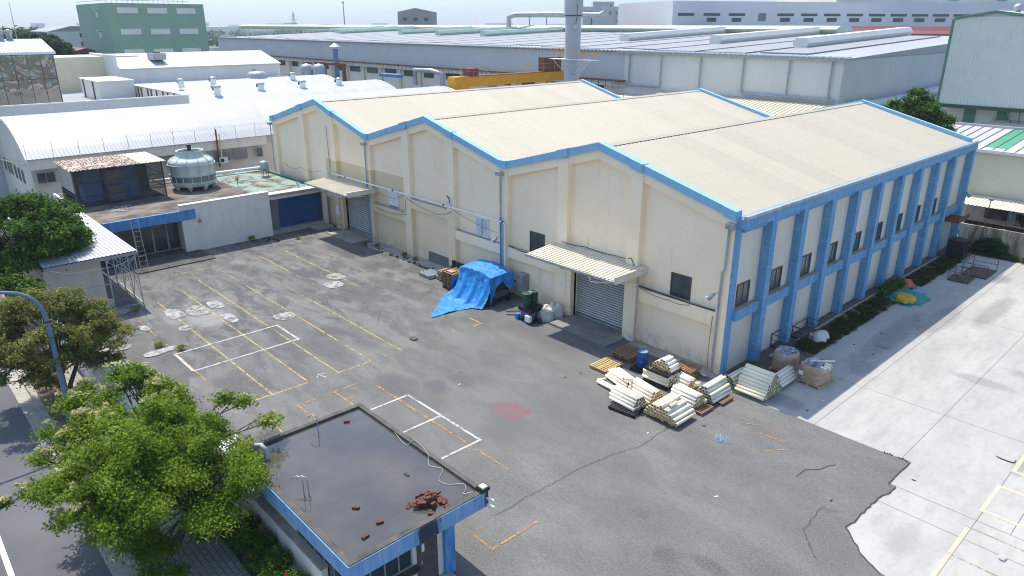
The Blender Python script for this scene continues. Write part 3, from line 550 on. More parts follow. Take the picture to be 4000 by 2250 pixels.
# canopies
def canopy(x0, x1, yf, zb, zf, mt):
    sh = MB(); sh.corr((x0, .3, zb), (x1 - x0, 0, 0), (0, yf - .3, zf - zb), .26, .05, .03); c = sh.build('canopy', mt, wh)
    MB().box(x0, x1, yf - .1, yf - .02, zf - .13, zf + .01).build('front_gutter', 'steel', c)
    m = MB(); m.box(x1, x1 + .1, yf, .3, zf - .16, zb + .03); m.build('side_trim', 'canopy_sheet', c)
    m = MB()
    for i in range(5): x = x0 + .3 + (x1 - x0 - .6) * i / 4; m.bar((x, .3, zb - .1), (x, yf, zf - .1), .05)
    m.build('bracket', 'dark_steel', c)
canopy(-12.25, -5.4, -2.55, 4.72, 4.5, 'canopy_sheet'); canopy(-40.2, -33.2, -2.55, 4.72, 4.5, 'canopy_sheet')
# pipes on the walls
def pipe(name, path, r, mt, parent=wh, seg=8): return MB().tube(path, r, seg).build(name, mt, parent)
pr_ = pipe('wall_pipe', [(-41.5, -.22, 5.12), (-30, -.22, 5.1), (-16.9, -.22, 5.1), (-16.78, -.22, 5.0), (-16.75, -.22, 0.1)], .055, 'white')
for x in (-39.9, -37.3, -30.0, -23.4, -16.95): MB().tube([(x - .05, -.22, 5.11), (x + .05, -.22, 5.11)], .085, 8).build('pipe_clamp', 'rubber', pr_)
pipe('wall_pipe', [(-16.95, -.2, 4.9), (-16.95, -.2, .1)], .04, 'grey_pvc')
for x, zt in ((-33.95, 8.3), (-17.25, 8.3)):
    d = pipe('downpipe', [(x, -.15, zt - .2), (x, -.15, 5.4)], .06, 'grey_pvc'); pipe('downpipe', [(x, -.15, 5.4), (x + .02, -.15, .05)], .065, 'blue_deep'); MB().box(x - .3, x + .2, -.35, -.05, zt - .1, zt + .18).build('rain_hopper', 'steel', wh)
MB().box(-.42, .05, -.3, .02, 8.05, 8.35).build('rain_hopper', 'steel', wh); MB().box(-51.7, -51.2, -.3, .05, 8.2, 8.45).build('rain_hopper', 'steel', wh)
pipe('downpipe', [(-.28, -.13, 8.1), (-.3, -.13, 5.9), (-.42, -.13, 5.7), (-.45, -.13, .1)], .065, 'grey_pvc')
pipe('downpipe', [(-51.35, -.12, 8.2), (-51.35, -.12, 3.4)], .06, 'grey_pvc')
pipe('downpipe', [(-5.62, -.1, 4.3), (-5.62, -.1, .1)], .05, 'grey_pvc')
pipe('downpipe', [(-7.1, -2.6, 4.35), (-7.1, -2.5, 4.05), (-5.62, -.15, 3.7)], .045, 'white')
pipe('downpipe', [(-35.2, -2.55, 4.35), (-35.1, -2.4, 4.1), (-34.3, -.15, 3.9)], .045, 'white')
def cable(pts, r=.014, mt='rubber', name='wall_cable', parent=wh, sag=0.0):
    out = []
    for a, b_ in zip(pts[:-1], pts[1:]):
        for k in range(6): t = k / 6; out.append((a[0] + (b_[0] - a[0]) * t, a[1] + (b_[1] - a[1]) * t, a[2] + (b_[2] - a[2]) * t - sag * 4 * t * (1 - t)))
    out.append(pts[-1]); return MB().tube(out, r, 5).build(name, mt, parent)
cable([(-5.6, -.02, 3.6), (-4, .02, 3.52), (-2, .02, 3.48), (-.7, .0, 3.52)], .03); cable([(-5.5, .0, 3.45), (-3.5, .0, 3.3), (-2.2, .0, 3.4)], .014, sag=.1)
cable([(-16.6, -.02, 3.55), (-14, -.02, 3.5), (-12.2, -.02, 3.45), (-11.4, -.1, 3.2)], .018, sag=.14); cable([(-11.6, -.1, 4.9), (-10, .25, 4.85), (-7.5, .25, 4.85), (-6.2, -.1, 5.1), (-5.8, -.1, 4.5)], .02, sag=.05)
cable([(-.75, -.05, 3.2), (-.8, -.05, 1.2), (-.72, -.05, .3)], .014); cable([(-28.6, -.06, 4.6), (-28.5, -.08, 3.4), (-33, -.05, 3.2)], .014, sag=.2); cable([(-33.2, -.1, 4.9), (-31, -.1, 4.4), (-28.8, -.1, 4.9), (-24.5, -.1, 4.2), (-22.4, -.1, 4.9), (-17.6, -.1, 4.2)], .012, sag=.15)
cable([(-40.9, .28, 8.9), (-40.85, .2, 9.0), (-40.75, .2, 8.8), (-40.75, .25, 5.3)], .03, 'steel'); cable([(-50, .2, 4.6), (-46, .0, 4.7), (-41.6, -.1, 5.1)], .012, sag=.3)
MB().box(-23.1, -22.65, -.2, -.03, 5.0, 5.35).build('junction_box', 'greywall', wh); MB().tube([(-22.8, -.15, 5.4), (-22.75, -.2, 5.7), (-22.95, -.25, 5.9)], .04, 6).build('broken_bracket', 'black', wh)
def floodlight(x, y, z, label, dx=-.45, dy=-.2):
    t = thing('floodlight', label, 'floodlight', (x, y, z)); MB().tube([(x, y, z), (x - .05, y - .25, z + .2), (x + dx * .5, y - .35, z + .1)], .03, 6).build('bracket', 'steel', t)
    MB().tube([(x + dx * .35, y - .35, z + .14), (x + dx * .6, y - .38, z), (x + dx, y - .42, z - .16)], [.07, .1, .17], 12).build('reflector', 'steel', t)
    MB().tube([(x + dx, y - .42, z - .16), (x + dx * 1.03, y - .425, z - .18)], .155, 12).build('lens', 'white', t)
floodlight(-.35, -.15, 4.5, 'dome shaped floodlight on the near right corner column of the cream facade'); floodlight(-16.9, -.28, 3.95, 'dome shaped floodlight on the white pipe beside the blue downpipe above the blue tarp')

# ---------------------------------------------------------------- low office building on the left
of = thing('office_building', 'low flat roofed office with white wall, glass entrance under a blue fascia and blue shutter', 'building', (-48, -9, 0))
m = MB(); m.box(-55.2, -42.7, -18.6, -11.95, 0, 3.28); m.build('glazed_block_wall', 'white_dirty', of)
MB().box(-55.4, -41.4, -18.8, -11.9, 3.28, 3.42).build('roof_slab', 'office_roof', of)
MB().box(-55.4, -41.75, -11.9, -.02, 3.25, 3.43).build('roof_slab', 'office_roof', of)
MB().box(-43.6, -41.75, -5.45, -.02, 3.43, 3.56).build('roof_slab', 'office_roof', of)
MB().box(-41.45, -41.25, -18.85, -11.85, 2.72, 3.5).build('fascia', 'blue_deep', of)
MB().box(-55.4, -41.45, -18.95, -18.75, 2.9, 3.5).build('side_parapet', 'white_dirty', of)
m = MB(); m.box(-41.75, -41.35, -12.95, -5.5, 0, 3.9); m.box(-42.8, -41.75, -12.95, -12.75, 0, 3.28); m.build('front_wall', 'white_dirty', of)
MB().box(-41.78, -41.3, -12.95, -5.5, 3.9, 3.96).build('coping', 'white', of)
m = MB(); m.box(-42.5, -41.6, -5.5, -.05, 3.12, 3.6); m.build('lintel', 'beige_plain', of)
MB().box(-41.6, -41.4, -5.6, -.1, 3.4, 3.62).build('roof_edge', 'concrete', of)
MB().box(-42.3, -42.1, -4.5, -.35, .4, 3.1).build('blue_shutter', 'shutter_blue_shaded', of)
MB().box(-42.2, -41.95, -5.5, -4.5, .15, 3.1).build('side_panel', 'lamp_blue' if 0 else 'glass_mid', of, label='pale blue grey painted panel beside the shutter')
MB().box(-42.6, -41.5, -5.5, -.1, 0, .38).build('plinth', 'concrete', of); MB().box(-41.5, -40.2, -1.9, -.2, 0, .22).build('step', 'concrete', of)
MB().box(-41.75, -41.35, -.35, -.02, 0, 3.4).build('pier', 'beige_plain', of)
# glazed entrance
fr = MB(); ys = [-18.3, -17.5, -16.3, -14.95, -13.85, -12.8]
for y in ys: fr.box(-42.72, -42.6, y - .06, y + .06, .15, 2.7)
fr.box(-42.72, -42.6, -18.3, -12.8, 2.6, 2.72); fr.box(-42.72, -42.6, -18.3, -12.8, .1, .22); fr.box(-42.7, -42.6, -16.3, -13.85, 2.25, 2.33)
e_ = fr.build('glazed_entrance', 'wood_pale', of); MB().box(-42.69, -42.66, -18.3, -12.8, .2, 2.62).build('glass', 'glass', e_)
m = MB(); m.box(-42.7, -41.4, -18.4, -12.9, 0, .14); m.box(-41.4, -38.3, -17.6, -11.8, 0, .09); m.build('entrance_step', 'dark_concrete', of)
MB().tube([(-55.0, -.6, 3.55), (-45.2, -.45, 3.6), (-41.9, -.35, 3.62)], .12, 6).build('waterproof_strip', 'green_trim', of)
cable([(-41.34, -11.6, 3.0), (-41.34, -11.55, 2.6)], .02, 'grey_pvc', 'conduit', of); MB().box(-41.35, -41.2, -11.7, -11.45, 2.35, 2.6).build('switch_box', 'frame_grey', of)
m = MB()
for s_ in (0, .55): m.bar((-38.0, -17.4 + s_, .05), (-41.1, -16.75 + s_ * .9, 3.9), .028)
for i in range(12): t = (i + .5) / 12; m.bar((-38.0 - 3.1 * t, -17.4 + .65 * t, .05 + 3.85 * t), (-38.0 - 3.1 * t, -16.85 + .6 * t, .05 + 3.85 * t), .02)
m.build('ladder', 'frame_grey', label='grey metal ladder leaning on the blue fascia over the glass entrance', category='ladder')
# rusty roofed plant shelter on the office roof
sh = thing('rooftop_shelter', 'open mesh sided rooftop shelter with rust patched sheet roof and blue plant inside', 'shed', (-50.5, -15, 3.45))
m = MB(); m.corr((-53.1, -18.85, 6.62), (0, 5.4, 0), (5.4, 0, -.1), .3, .04); m.build('roof', 'rusty_sheet', sh)
m = MB(); m.corr((-53.1, -13.45, 6.62), (0, 2.0, 0), (5.4, 0, -.1), .3, .04); m.build('roof', 'roof_yellowed', sh)
m = MB()
for x in (-52.8, -48.1):
    for y in (-18.6, -16.2, -13.9, -11.75): m.box(x - .05, x + .05, y - .05, y + .05, 3.43, 6.5)
for z in (4.3, 5.4, 6.45):
    m.box(-48.13, -48.07, -18.6, -11.75, z - .03, z + .03); m.box(-52.83, -52.77, -18.6, -11.75, z - .03, z + .03)
    for y in (-18.6, -11.75): m.box(-52.8, -48.1, y - .03, y + .03, z - .03, z + .03)
m.build('frame', 'dark_steel', sh)
for a_ in ((-48.06, -48.05, -18.6, -11.75), (-52.8, -48.1, -11.73, -11.72)): MB().box(a_[0], a_[1], a_[2], a_[3], 3.5, 6.45).build('mesh_screen', 'mesh', sh)
MB().box(-52.75, -48.2, -18.66, -18.62, 4.6, 6.45).build('side_sheet', 'frame_grey', sh)
MB().box(-52.9, -52.85, -18.6, -11.7, 3.43, 6.45).build('back_sheet', 'dark_steel', sh)
m = MB(); m.box(-51.8, -50.0, -17.6, -16.2, 3.45, 6.1); m.box(-51.8, -50.0, -15.9, -13.4, 3.45, 4.9); m.box(-51.8, -50.3, -14.6, -13.4, 4.9, 6.2); m.build('blue_plant_cabinet', 'blue_deep', sh)
m = MB(); m.box(-49.9, -49.2, -15.9, -14.7, 3.45, 4.7); m.box(-50.2, -49.5, -16.0, -14.5, 5.0, 5.9); m.build('control_box', 'frame_grey', sh)
# cooling tower
ct = thing('cooling_tower', 'round pale green fibreglass cooling tower with a black fan motor on the office roof', 'cooling tower', (-49.8, -8.7, 3.43)); X0, Y0 = -49.8, -8.7
MB().lathe([(1.55, 3.75), (1.75, 3.78), (1.9, 4.1), (1.9, 4.18)], X0, Y0, 40).build('basin', 'tank_green', ct)
MB().lathe([(1.86, 4.18), (1.86, 4.75)], X0, Y0, 40).build('louvre_ring', 'glass_mid', ct)
MB().lathe([(1.88, 4.75), (1.9, 5.65), (1.98, 5.72), (1.92, 5.95), (1.7, 6.15), (1.25, 6.35), (1.1, 6.5), (1.08, 6.78), (1.16, 6.82), (1.16, 6.86), (1.04, 6.84), (1.0, 6.4)], X0, Y0, 40).build('shell', 'tank_green', ct)
MB().cyl(X0, Y0, 1.02, 6.5, 6.52, 30).build('fan_opening', 'black', ct)
m = MB()
for k in range(16):
    a = 2 * math.pi * k / 16; m.bar((X0 + 1.91 * math.cos(a), Y0 + 1.91 * math.sin(a), 4.18), (X0 + 1.91 * math.cos(a), Y0 + 1.91 * math.sin(a), 4.75), .05)
for zz, rr in ((4.18, 1.93), (4.76, 1.92), (5.7, 2.0)): m.lathe([(rr - .02, zz - .035), (rr + .03, zz - .035), (rr + .03, zz + .035), (rr - .02, zz + .035)], X0, Y0, 40)
for k in range(12):
    a = 2 * math.pi * k / 12; c_, s_ = math.cos(a), math.sin(a); m.tube([(X0 + r * c_, Y0 + r * s_, z) for r, z in ((1.92, 4.8), (1.93, 5.7), (1.96, 5.95), (1.72, 6.18), (1.27, 6.38), (1.12, 6.55), (1.1, 6.8))], .025, 4)
m.build('rim_and_ribs', 'tank_green', ct)
for k in range(8):
    a = 2 * math.pi * (k + .3) / 8; MB().tube([(X0 + 1.72 * math.cos(a), Y0 + 1.72 * math.sin(a), 3.85), (X0 + 1.6 * math.cos(a), Y0 + 1.6 * math.sin(a), 3.43)], [.26, .1], 8).build('leg', 'tank_green', ct)
MB().tube([(X0, Y0, 6.8), (X0, Y0, 7.35)], [.17, .2], 10).build('motor', 'black', ct)
m = MB(); m.bar((X0 - 1.1, Y0, 6.84), (X0 + 1.1, Y0, 6.84), .05); m.bar((X0, Y0 - 1.1, 6.84), (X0, Y0 + 1.1, 6.84), .05); m.build('motor_mount', 'dark_steel', ct)
m = MB()
for s_ in (-.18, .18): m.bar((X0 + .4, Y0 + 2.25 + s_, 3.45), (X0 + .3, Y0 + 1.6 + s_, 6.5), .03)
m.build('access_ladder', 'steel', ct)
t = thing('water_tank', 'small stainless steel vent drum on legs on the green office roof', 'tank', (-50.3, -1.7, 3.45))
MB().lathe([(0.01, 3.95), (.42, 3.95), (.42, 4.3), (.45, 4.32), (.42, 4.36), (.42, 4.75), (.36, 4.9), (.01, 4.98)], -50.3, -1.7, 20).build('drum', 'steel', t); m = MB()
for a in range(4): m.bar((-50.3 + .35 * math.cos(a * 1.57 + .7), -1.7 + .35 * math.sin(a * 1.57 + .7), 3.43), (-50.3 + .3 * math.cos(a * 1.57 + .7), -1.7 + .3 * math.sin(a * 1.57 + .7), 4), .04)
m.build('stand', 'dark_steel', t)
MB().tube([(-53.6, -11.4, 3.75), (-53.5, -5, 3.75), (-53.3, -.6, 3.75)], .16, 8).build('roof_duct', 'white', label='long white pipe duct running behind the cooling tower', category='pipe')
for i, (x, y) in enumerate([(-44.6, -3.2), (-46.2, -4.6), (-45.3, -2.0)]):
    pass
m = MB(); random.seed(3)
q = [(-45.5 + random.uniform(-1.1, 1.1), -17.2 + random.uniform(-.1, 2.6), 3.46) for _ in range(16)]; m.tube(smooth(q), .018, 5); m.build('loose_cable', 'grey_pvc', label='tangle of loose grey cable on the bare office roof', category='cable')
t = thing('floodlight', 'small grey floodlight on the office roof edge above the blue shutter', 'floodlight', (-43.2, -1.9, 3.56))
MB().tube([(-43.2, -1.9, 3.56), (-43.2, -1.9, 4.6)], .02, 5).build('pole', 'steel', t); MB().tube([(-43.15, -1.9, 4.0), (-43.0, -1.8, 3.75)], [.1, .2], 10).build('reflector', 'steel', t)
# white sheet roofed shed with scaffold like frame
cp = thing('lean_to_shed', 'white sheet roofed lean-to with steel frame bay beside the office entrance', 'shed', (-36, -21.6, 0))
MB().corr((-51.0, -24.3, 3.8), (0, 5.3, 0), (19.4, 0, -.06), .24, .035).build('roof', 'roof_white', cp)
MB().box(-31.64, -31.56, -24.3, -19.0, 3.5, 3.68).build('front_beam', 'frame_grey', cp); MB().box(-41.2, -31.6, -19.05, -18.98, 3.5, 3.68).build('side_beam', 'frame_grey', cp)
MB().box(-50, -33.0, -24.2, -20.95, 0, 3.1).build('block_wall', 'greywall', cp)
m = MB()
for x, y in ((-31.65, -19.2), (-33.6, -19.2), (-35.6, -19.2), (-37.6, -19.2), (-31.65, -20.9)): m.bar((x, y, 0), (x, y, 3.6), .06)
for z in (.15, 1.9): m.bar((-31.65, -19.2, z), (-37.6, -19.2, z), .04); m.bar((-31.65, -19.2, z), (-31.65, -24.1, z), .04)
for i in range(3): m.bar((-31.65 - 2 * i, -19.2, .2), (-33.6 - 2 * i, -19.2, 3.4), .035); m.bar((-31.65 - 2 * i, -19.2, 3.4), (-33.6 - 2 * i, -19.2, .2), .035)
m.bar((-31.65, -19.2, 3.3), (-31.65, -20.9, 2.0), .035); m.bar((-31.65, -20.9, 3.4), (-31.65, -19.2, 1.95), .035)
m.build('scaffold_frame', 'steel', cp)
MB().box(-33.0, -32.6, -21.3, -20.7, 0, .45).build('rubble_bag', 'bag', label='grey filled bag at the foot of the shed wall corner', category='bag')
cable([(-31.7, -19.1, 3.4), (-31.9, -21.6, 3.0), (-31.6, -24.2, 3.6)], .02, 'white', 'hanging_cable', cp, sag=.25)
# street wall
fw = thing('boundary_wall', 'white painted boundary wall with pipes lying along its top behind the reddish tree', 'wall', (-22, -24.7, 0))
m = MB(); pts = [(-40, -24.75), (-24, -24.75), (-20.5, -24.7), (-18.6, -24.5), (-17.2, -24.2), (-16.2, -23.9)]
for a, b_ in zip(pts[:-1], pts[1:]):
    d = (Vector(b_) - Vector(a)).normalized(); n = Vector((-d.y, d.x)) * .12; m.prism([tuple(Vector(a) - n), tuple(Vector(b_) - n), tuple(Vector(b_) + n), tuple(Vector(a) + n)], 'z', 0, 1.75)
m.build('wall', 'white_dirty', fw)
for dy, z, r in ((-.05, 1.82, .05), (.1, 1.86, .045), (.28, 1.9, .05)): MB().tube([(p[0], p[1] + dy * (1 + i * .2), z - .06 * i * (dy > .2)) for i, p in enumerate(pts[1:])], r, 6).build('top_pipe', 'white_dirty', fw)
w2 = thing('boundary_wall', 'low white boundary wall with grey coping running into the guard house', 'wall', (-5, -23.5, 0))
MB().box(-9.4, 0.4, -23.45, -23.25, 0, 1.62).build('wall', 'white_dirty', w2); MB().box(-9.4, 0.4, -23.5, -23.2, 1.62, 1.7).build('coping', 'concrete', w2)
MB().corr((-9.6, -22.9, 1.3), (0, .9, 0), (2.6, 0, 0), .12, .03).build('gate_canopy_sheet', 'white', label='small white ribbed sheet beside the guard house under the tree', category='sheet metal')
# ---------------------------------------------------------------- guard house
gh = thing('guard_house', 'small guard house with blue fascia and rainwater standing on its flat dark roof', 'guard house', (-1.5, -21, 0))
x0, x1, y0, y1 = -5.32, 2.5, -23.6, -18.45
MB().box(-5.1, 1.65, -23.2, -19.4, 0, 2.72).build('wall', 'white_dirty', gh)
m = MB(); m.box(x0, x1, y0, y1, 2.7, 3.12); m.build('roof_slab', 'dark_concrete', gh)
m = MB(); w_ = .2
m.box(x0, x1, y0, y0 + w_, 3.12, 3.25); m.box(x0, x1, y1 - w_, y1, 3.12, 3.25); m.box(x0, x0 + w_, y0 + w_, y1 - w_, 3.12, 3.25); m.box(x1 - w_, x1, y0 + w_, y1 - w_, 3.12, 3.25)
m.build('roof_rim', 'dark_concrete', gh)
MB().box(x0 + w_, x1 - w_, y0 + w_, y1 - w_, 3.1, 3.155).build('standing_water', 'water', gh)
m = MB(); m.box(x0 - .03, x1 + .03, y0 - .03, y0, 2.66, 3.22); m.box(x0 - .03, x1 + .03, y1, y1 + .03, 2.66, 3.22); m.box(x0 - .03, x0, y0, y1, 2.66, 3.22); m.box(x1, x1 + .03, y0, y1, 2.66, 3.22)
m.build('fascia', 'blue_fascia' if 'blue_fascia' in M else 'blue_trim', gh)
window(gh, 'x', -23.0, -20.95, 1.15, 2.35, 1.65, mull=3); window(gh, 'y', -1.6, 1.4, .9, 2.3, -23.2, out=-1, mull=4); window(gh, 'y', -4.9, -4.0, 1.75, 2.35, -23.2, out=-1)
MB().box(1.66, 1.95, -23.0, -20.8, 1.02, 1.1).build('window_sill', 'dark_concrete', gh)
d = MB().box(1.6, 1.7, -20.75, -19.95, .1, 2.3).build('door', 'dark_steel', gh); MB().box(1.7, 1.73, -20.65, -20.58, 1.0, 1.15).build('handle', 'steel', d)
MB().box(1.62, 1.74, -20.6, -20.5, 1.5, 1.8).build('door_sign', 'white', gh)
MB().box(1.55, 1.8, -19.7, -19.3, 0, 2.68).build('corner_post', 'blue_deep', gh); MB().box(1.66, 2.3, -21.0, -19.5, 0, .1).build('doorstep', 'concrete', gh)
MB().tube([(-4.25, -22.9, 3.15), (-4.25, -22.9, 3.55), (-4.4, -22.98, 3.68), (-4.62, -23.05, 3.6), (-4.68, -23.05, 3.42)], .085, 10).build('vent_pipe', 'grey_pvc', gh)
for (x, y) in ((-1.43, -22.92), (-1.33, -22.8), (-4.6, -20.7)): MB().tube([(x, y, 3.13), (x, y, 3.72), (x - .05, y - .03, 3.83), (x - .16, y - .1, 3.86), (x - .28, y - .18, 3.78), (x - .33, y - .21, 3.7)], .022, 6).build('hooked_conduit', 'steel', gh)
MB().tube(smooth([(-2.5, -18.7, 3.27), (-1.6, -18.8, 3.18), (-1.5, -18.5, 3.3), (-.5, -18.62, 3.27), (.0, -18.95, 3.18), (.5, -18.75, 3.2), (.9, -19.2, 3.18), (1.3, -19.15, 3.18), (1.65, -18.75, 3.2), (1.95, -18.9, 3.2), (2.05, -19.1, 3.19), (2.25, -18.85, 3.25)]), .008, 5).build('white_cable', 'steel', gh)
t = thing('floodlight', 'square black floodlight on the near right corner of the guard house roof', 'floodlight', (2.42, -18.55, 3.26)); MB().box(2.25, 2.6, -18.72, -18.4, 3.3, 3.42).build('housing', 'black', t); MB().box(2.3, 2.55, -18.67, -18.45, 3.42, 3.435).build('lens', 'steel', t); MB().bar((2.42, -18.55, 3.22), (2.42, -18.55, 3.32), .04).build('bracket', 'black', t)
for dz, lb in ((2.98, 'upper white camera fixed to the guard house fascia corner'), (2.72, 'lower white camera fixed to the guard house fascia corner')):
    t = thing('security_camera', lb, 'security camera', (2.58, -18.5, dz)); MB().tube([(2.53, -18.5, dz), (2.62, -18.45, dz)], .04, 8).build('mount', 'white', t); MB().tube([(2.6, -18.5, dz + .02), (2.75, -18.38, dz - .06)], .055, 8).build('body', 'white', t)
# ---------------------------------------------------------------- pallets, tubes, drums
def make_pallet(label, mt, L=1.2, Wd=1.0, n=7, h=.14, group=None):
    t = thing('wooden_pallet', label, 'pallet', (0, 0, 0), group=group); m = MB(); w = Wd / n * .6
    for i in range(n): y = -Wd / 2 + w / 2 + (Wd - w) * i / (n - 1); m.box(-L / 2, L / 2, y - w / 2, y + w / 2, h - .022, h)
    m.build('top_deck', mt, t, local=True)
    for x in (-L / 2 + .05, 0, L / 2 - .05): MB().box(x - .045, x + .045, -Wd / 2, Wd / 2, .022, h - .022).build('runner', mt, t, local=True)
    m = MB()
    for i in range(3): y = -Wd / 2 + .05 + (Wd - .1) * i / 2; m.box(-L / 2, L / 2, y - .05, y + .05, 0, .022)
    m.build('bottom_deck', mt, t, local=True); return t
def make_plastic(label, mt, L=1.2, Wd=1.1, h=.15, group=None, cell=8):
    t = thing('plastic_pallet', label, 'pallet', (0, 0, 0), group=group); m = MB()
    for i in range(cell + 1): x = -L / 2 + .03 + (L - .06) * i / cell; m.box(x - .028, x + .028, -Wd / 2, Wd / 2, h - .035, h)
    for i in range(cell + 1): y = -Wd / 2 + .03 + (Wd - .06) * i / cell; m.box(-L / 2, L / 2, y - .026, y + .026, h - .033, h - .003)
    m.build('top_deck', mt, t, local=True); m = MB()
    for x in (-L / 2 + .09, 0, L / 2 - .09):
        for y in (-Wd / 2 + .09, 0, Wd / 2 - .09): m.box(x - .09, x + .09, y - .09, y + .09, .02, h - .035)
    m.box(-L / 2, L / 2, -Wd / 2, -Wd / 2 + .02, .06, h - .03); m.box(-L / 2, L / 2, Wd / 2 - .02, Wd / 2, .06, h - .03); m.box(-L / 2, -L / 2 + .02, -Wd / 2, Wd / 2, .06, h - .03); m.box(L / 2 - .02, L / 2, -Wd / 2, Wd / 2, .06, h - .03)
    m.build('feet', mt, t, local=True); m = MB()
    for y in (-Wd / 2 + .09, 0, Wd / 2 - .09): m.box(-L / 2, L / 2, y - .07, y + .07, 0, .02)
    m.build('base_skids', mt, t, local=True); return t
def put(o, x, y, z, rz=0): o.location = (x, y, z); o.rotation_euler = (0, 0, rz); return o
q = math.pi / 2
put(make_pallet('flat pallet with yellow painted slats in front of the brown pallets', 'wood_yellow', 1.15, 1.5, 9, .13), -4.75, -3.65, .06, 0)
pb = put(make_pallet('brown wooden pallet, upper one of two between the ramp and the blue drum', 'wood', 1.25, 1.55, 7, .15), -4.75, -1.72, .2, 0)
dup(pb, (-4.8, -1.68, .05), .05, 'brown wooden pallet, lower one of two between the ramp and the blue drum')
pk = make_plastic('black plastic pallet lying on the wrapped tubes under the small white tubes', 'black', 1.45, 1.25, .15); put(pk, -1.62, -2.88, .72)
dup(pk, (-1.65, -2.9, .02), 0, 'black plastic pallet on the ground under the wrapped tubes'); dup(pk, (-1.1, -6.35, .02), .12, 'black plastic pallet jutting out under the nearest slanting white tubes')
sp = make_plastic('low grey black pallet under the blue drum', 'black', 1.1, 1.0, .16); put(sp, -3.15, -2.45, .03, .1)
pr0 = make_pallet('reddish wooden pallet leaning by the cream wall behind the small white tubes', 'wood', 1.2, 1.0, 7, .15); put(pr0, -1.3, -1.2, .35, 0)
dup(pr0, (.95, -5.35, .02), 0, 'wooden pallet under the front stack of cream tubes'); dup(pr0, (1.15, -3.85, .02), 0, 'wooden pallet tip sticking out between the front and the middle tube stacks'); dup(pr0, (1.3, -2.3, .02), 0, 'wooden pallet under the middle triangular tube stack'); dup(pr0, (2.5, -.35, .02), 0, 'wooden pallet under the big triangular tube stack'); 
dup(pr0, (-1.3, -1.25, .05), 0, 'reddish wooden pallet on the ground under the one beside the cream wall')
def drum(name, label, body, lid, x, y, z, r=.29, h=.88, group=None):
    t = thing(name, label, 'drum', (x, y, z), group=group)
    pf = [(.01, 0), (r, 0), (r, .02)]
    for a in (.33, .66): pf += [(r, h * a - .02), (r + .012, h * a), (r, h * a + .02)]
    pf += [(r, h - .03), (r + .008, h - .02), (r + .008, h), (r - .015, h), (r - .015, h - .02)]
    MB().lathe(pf, 0, 0, 28).build('body', body, t, local=True); MB().lathe([(.001, h - .02), (r - .01, h - .022)], 0, 0, 28).build('lid', lid, t, local=True)
    MB().lathe([(r - .012, h - .01), (r + .014, h - .01), (r + .014, h + .012), (r - .012, h + .012), (r - .012, h - .01)], 0, 0, 28).build('rim', 'steel' if 'green' in body else body, t, local=True); return t
drum('steel_drum', 'blue steel drum with dusty top standing by the white and cream tubes', 'drum_blue', 'drum_lid', -3.27, -2.42, .19)
def seg_tube(L, r, mt, mi):      # hollow tube along x, centred
    m = MB(); n = 14; ri = r - .012; v = []; 
    for x, rr in ((-L / 2, r), (L / 2, r), (L / 2, ri), (-L / 2, ri)):
        for k in range(n): a = 2 * math.pi * k / n; v.append((x, rr * math.cos(a), rr * math.sin(a)))
    f = []
    for s_ in range(4):
        for k in range(n): k2 = (k + 1) % n; f.append((s_ * n + k, s_ * n + k2, ((s_ + 1) % 4) * n + k2, ((s_ + 1) % 4) * n + k))
    m.add(v, f[:n], 0, True); b0 = len(m.v) - len(v)
    for k, q_ in enumerate(f[n:]): m.f.append(tuple(i + b0 for i in q_)); m.mi.append(1); m.sm.append(False)
    me_o = m.build('tube_mesh', [mt, mi]); me = me_o.data; bpy.data.objects.remove(me_o)
    c = np.zeros(len(me.vertices) * 3); me.vertices.foreach_get('co', c); c = c.reshape(-1, 3); c -= (c.max(0) + c.min(0)) / 2; me.vertices.foreach_set('co', c.ravel()); return me
TM = {}
def tmesh(L, r, mt, mi):
    k = (L, r, mt, mi)
    if k not in TM: TM[k] = seg_tube(*k)
    return TM[k]
def tube_at(x, y, z, rz, L, r, mt, mi, label, group, tilt=0):
    o = bpy.data.objects.new('cardboard_tube', tmesh(L, r, mt, mi)); COL.objects.link(o); o.location = (x, y, z); o.rotation_euler = (0, tilt, rz); o['label'] = label; o['category'] = 'tube'; o['group'] = group; return o
def stack(cx, cy, z0, rz, L, rows, label, group, r=.087, mts=('tube_cream',), mi='tube_in', off=0.0, jl=.05, lean=0):
    # rows: counts from the bottom up; across axis = local y
    ca, sa = math.cos(rz), math.sin(rz)
    for j, n in enumerate(rows):
        for i in range(n):
            u = (i - (n - 1) / 2) * 2 * r * .985 + off * j; w = random.uniform(-jl, jl); z = z0 + r + j * r * 1.70
            tube_at(cx + w * ca - u * sa, cy + w * sa + u * ca, z, rz + random.uniform(-.012, .012), L, r, random.choice(mts), mi, label, group)
random.seed(11)
yy = q  # tubes lying along y
stack(-1.5, -2.84, .88, yy, .75, [7, 6, 4, 2], 'short white tube with yellow end in the small stack on top of the black pallet', 'short white tubes on the black pallet', mts=('tube_white',), off=-.02)
stack(-1.65, -2.88, .19, 0, 1.65, [7, 6, 6], 'film wrapped white tube in the square bundle under the black pallet', 'wrapped tubes under the black pallet', mts=('tube_white', 'tube_cream'), mi='tube_in_dull')
stack(-.72, -2.45, .05, -.12, 1.5, [6, 5, 4, 3], 'cream tube with yellow end in the bundle right of the black pallet bundle', 'tubes beside the wall corner', mts=('tube_cream', 'tube_white'))
stack(-2.95, -4.45, .05, -.28, 1.7, [6, 5, 4], 'long white tube in the leftmost tube heap near the yellow slatted pallet', 'tubes of the leftmost heap', mts=('tube_cream', 'tube_white'), mi='tube_in')
stack(-3.0, -5.45, .05, -.1, 1.6, [2], 'loose cream tube lying on the asphalt at the left end of the heaps', 'loose tubes at the left end')
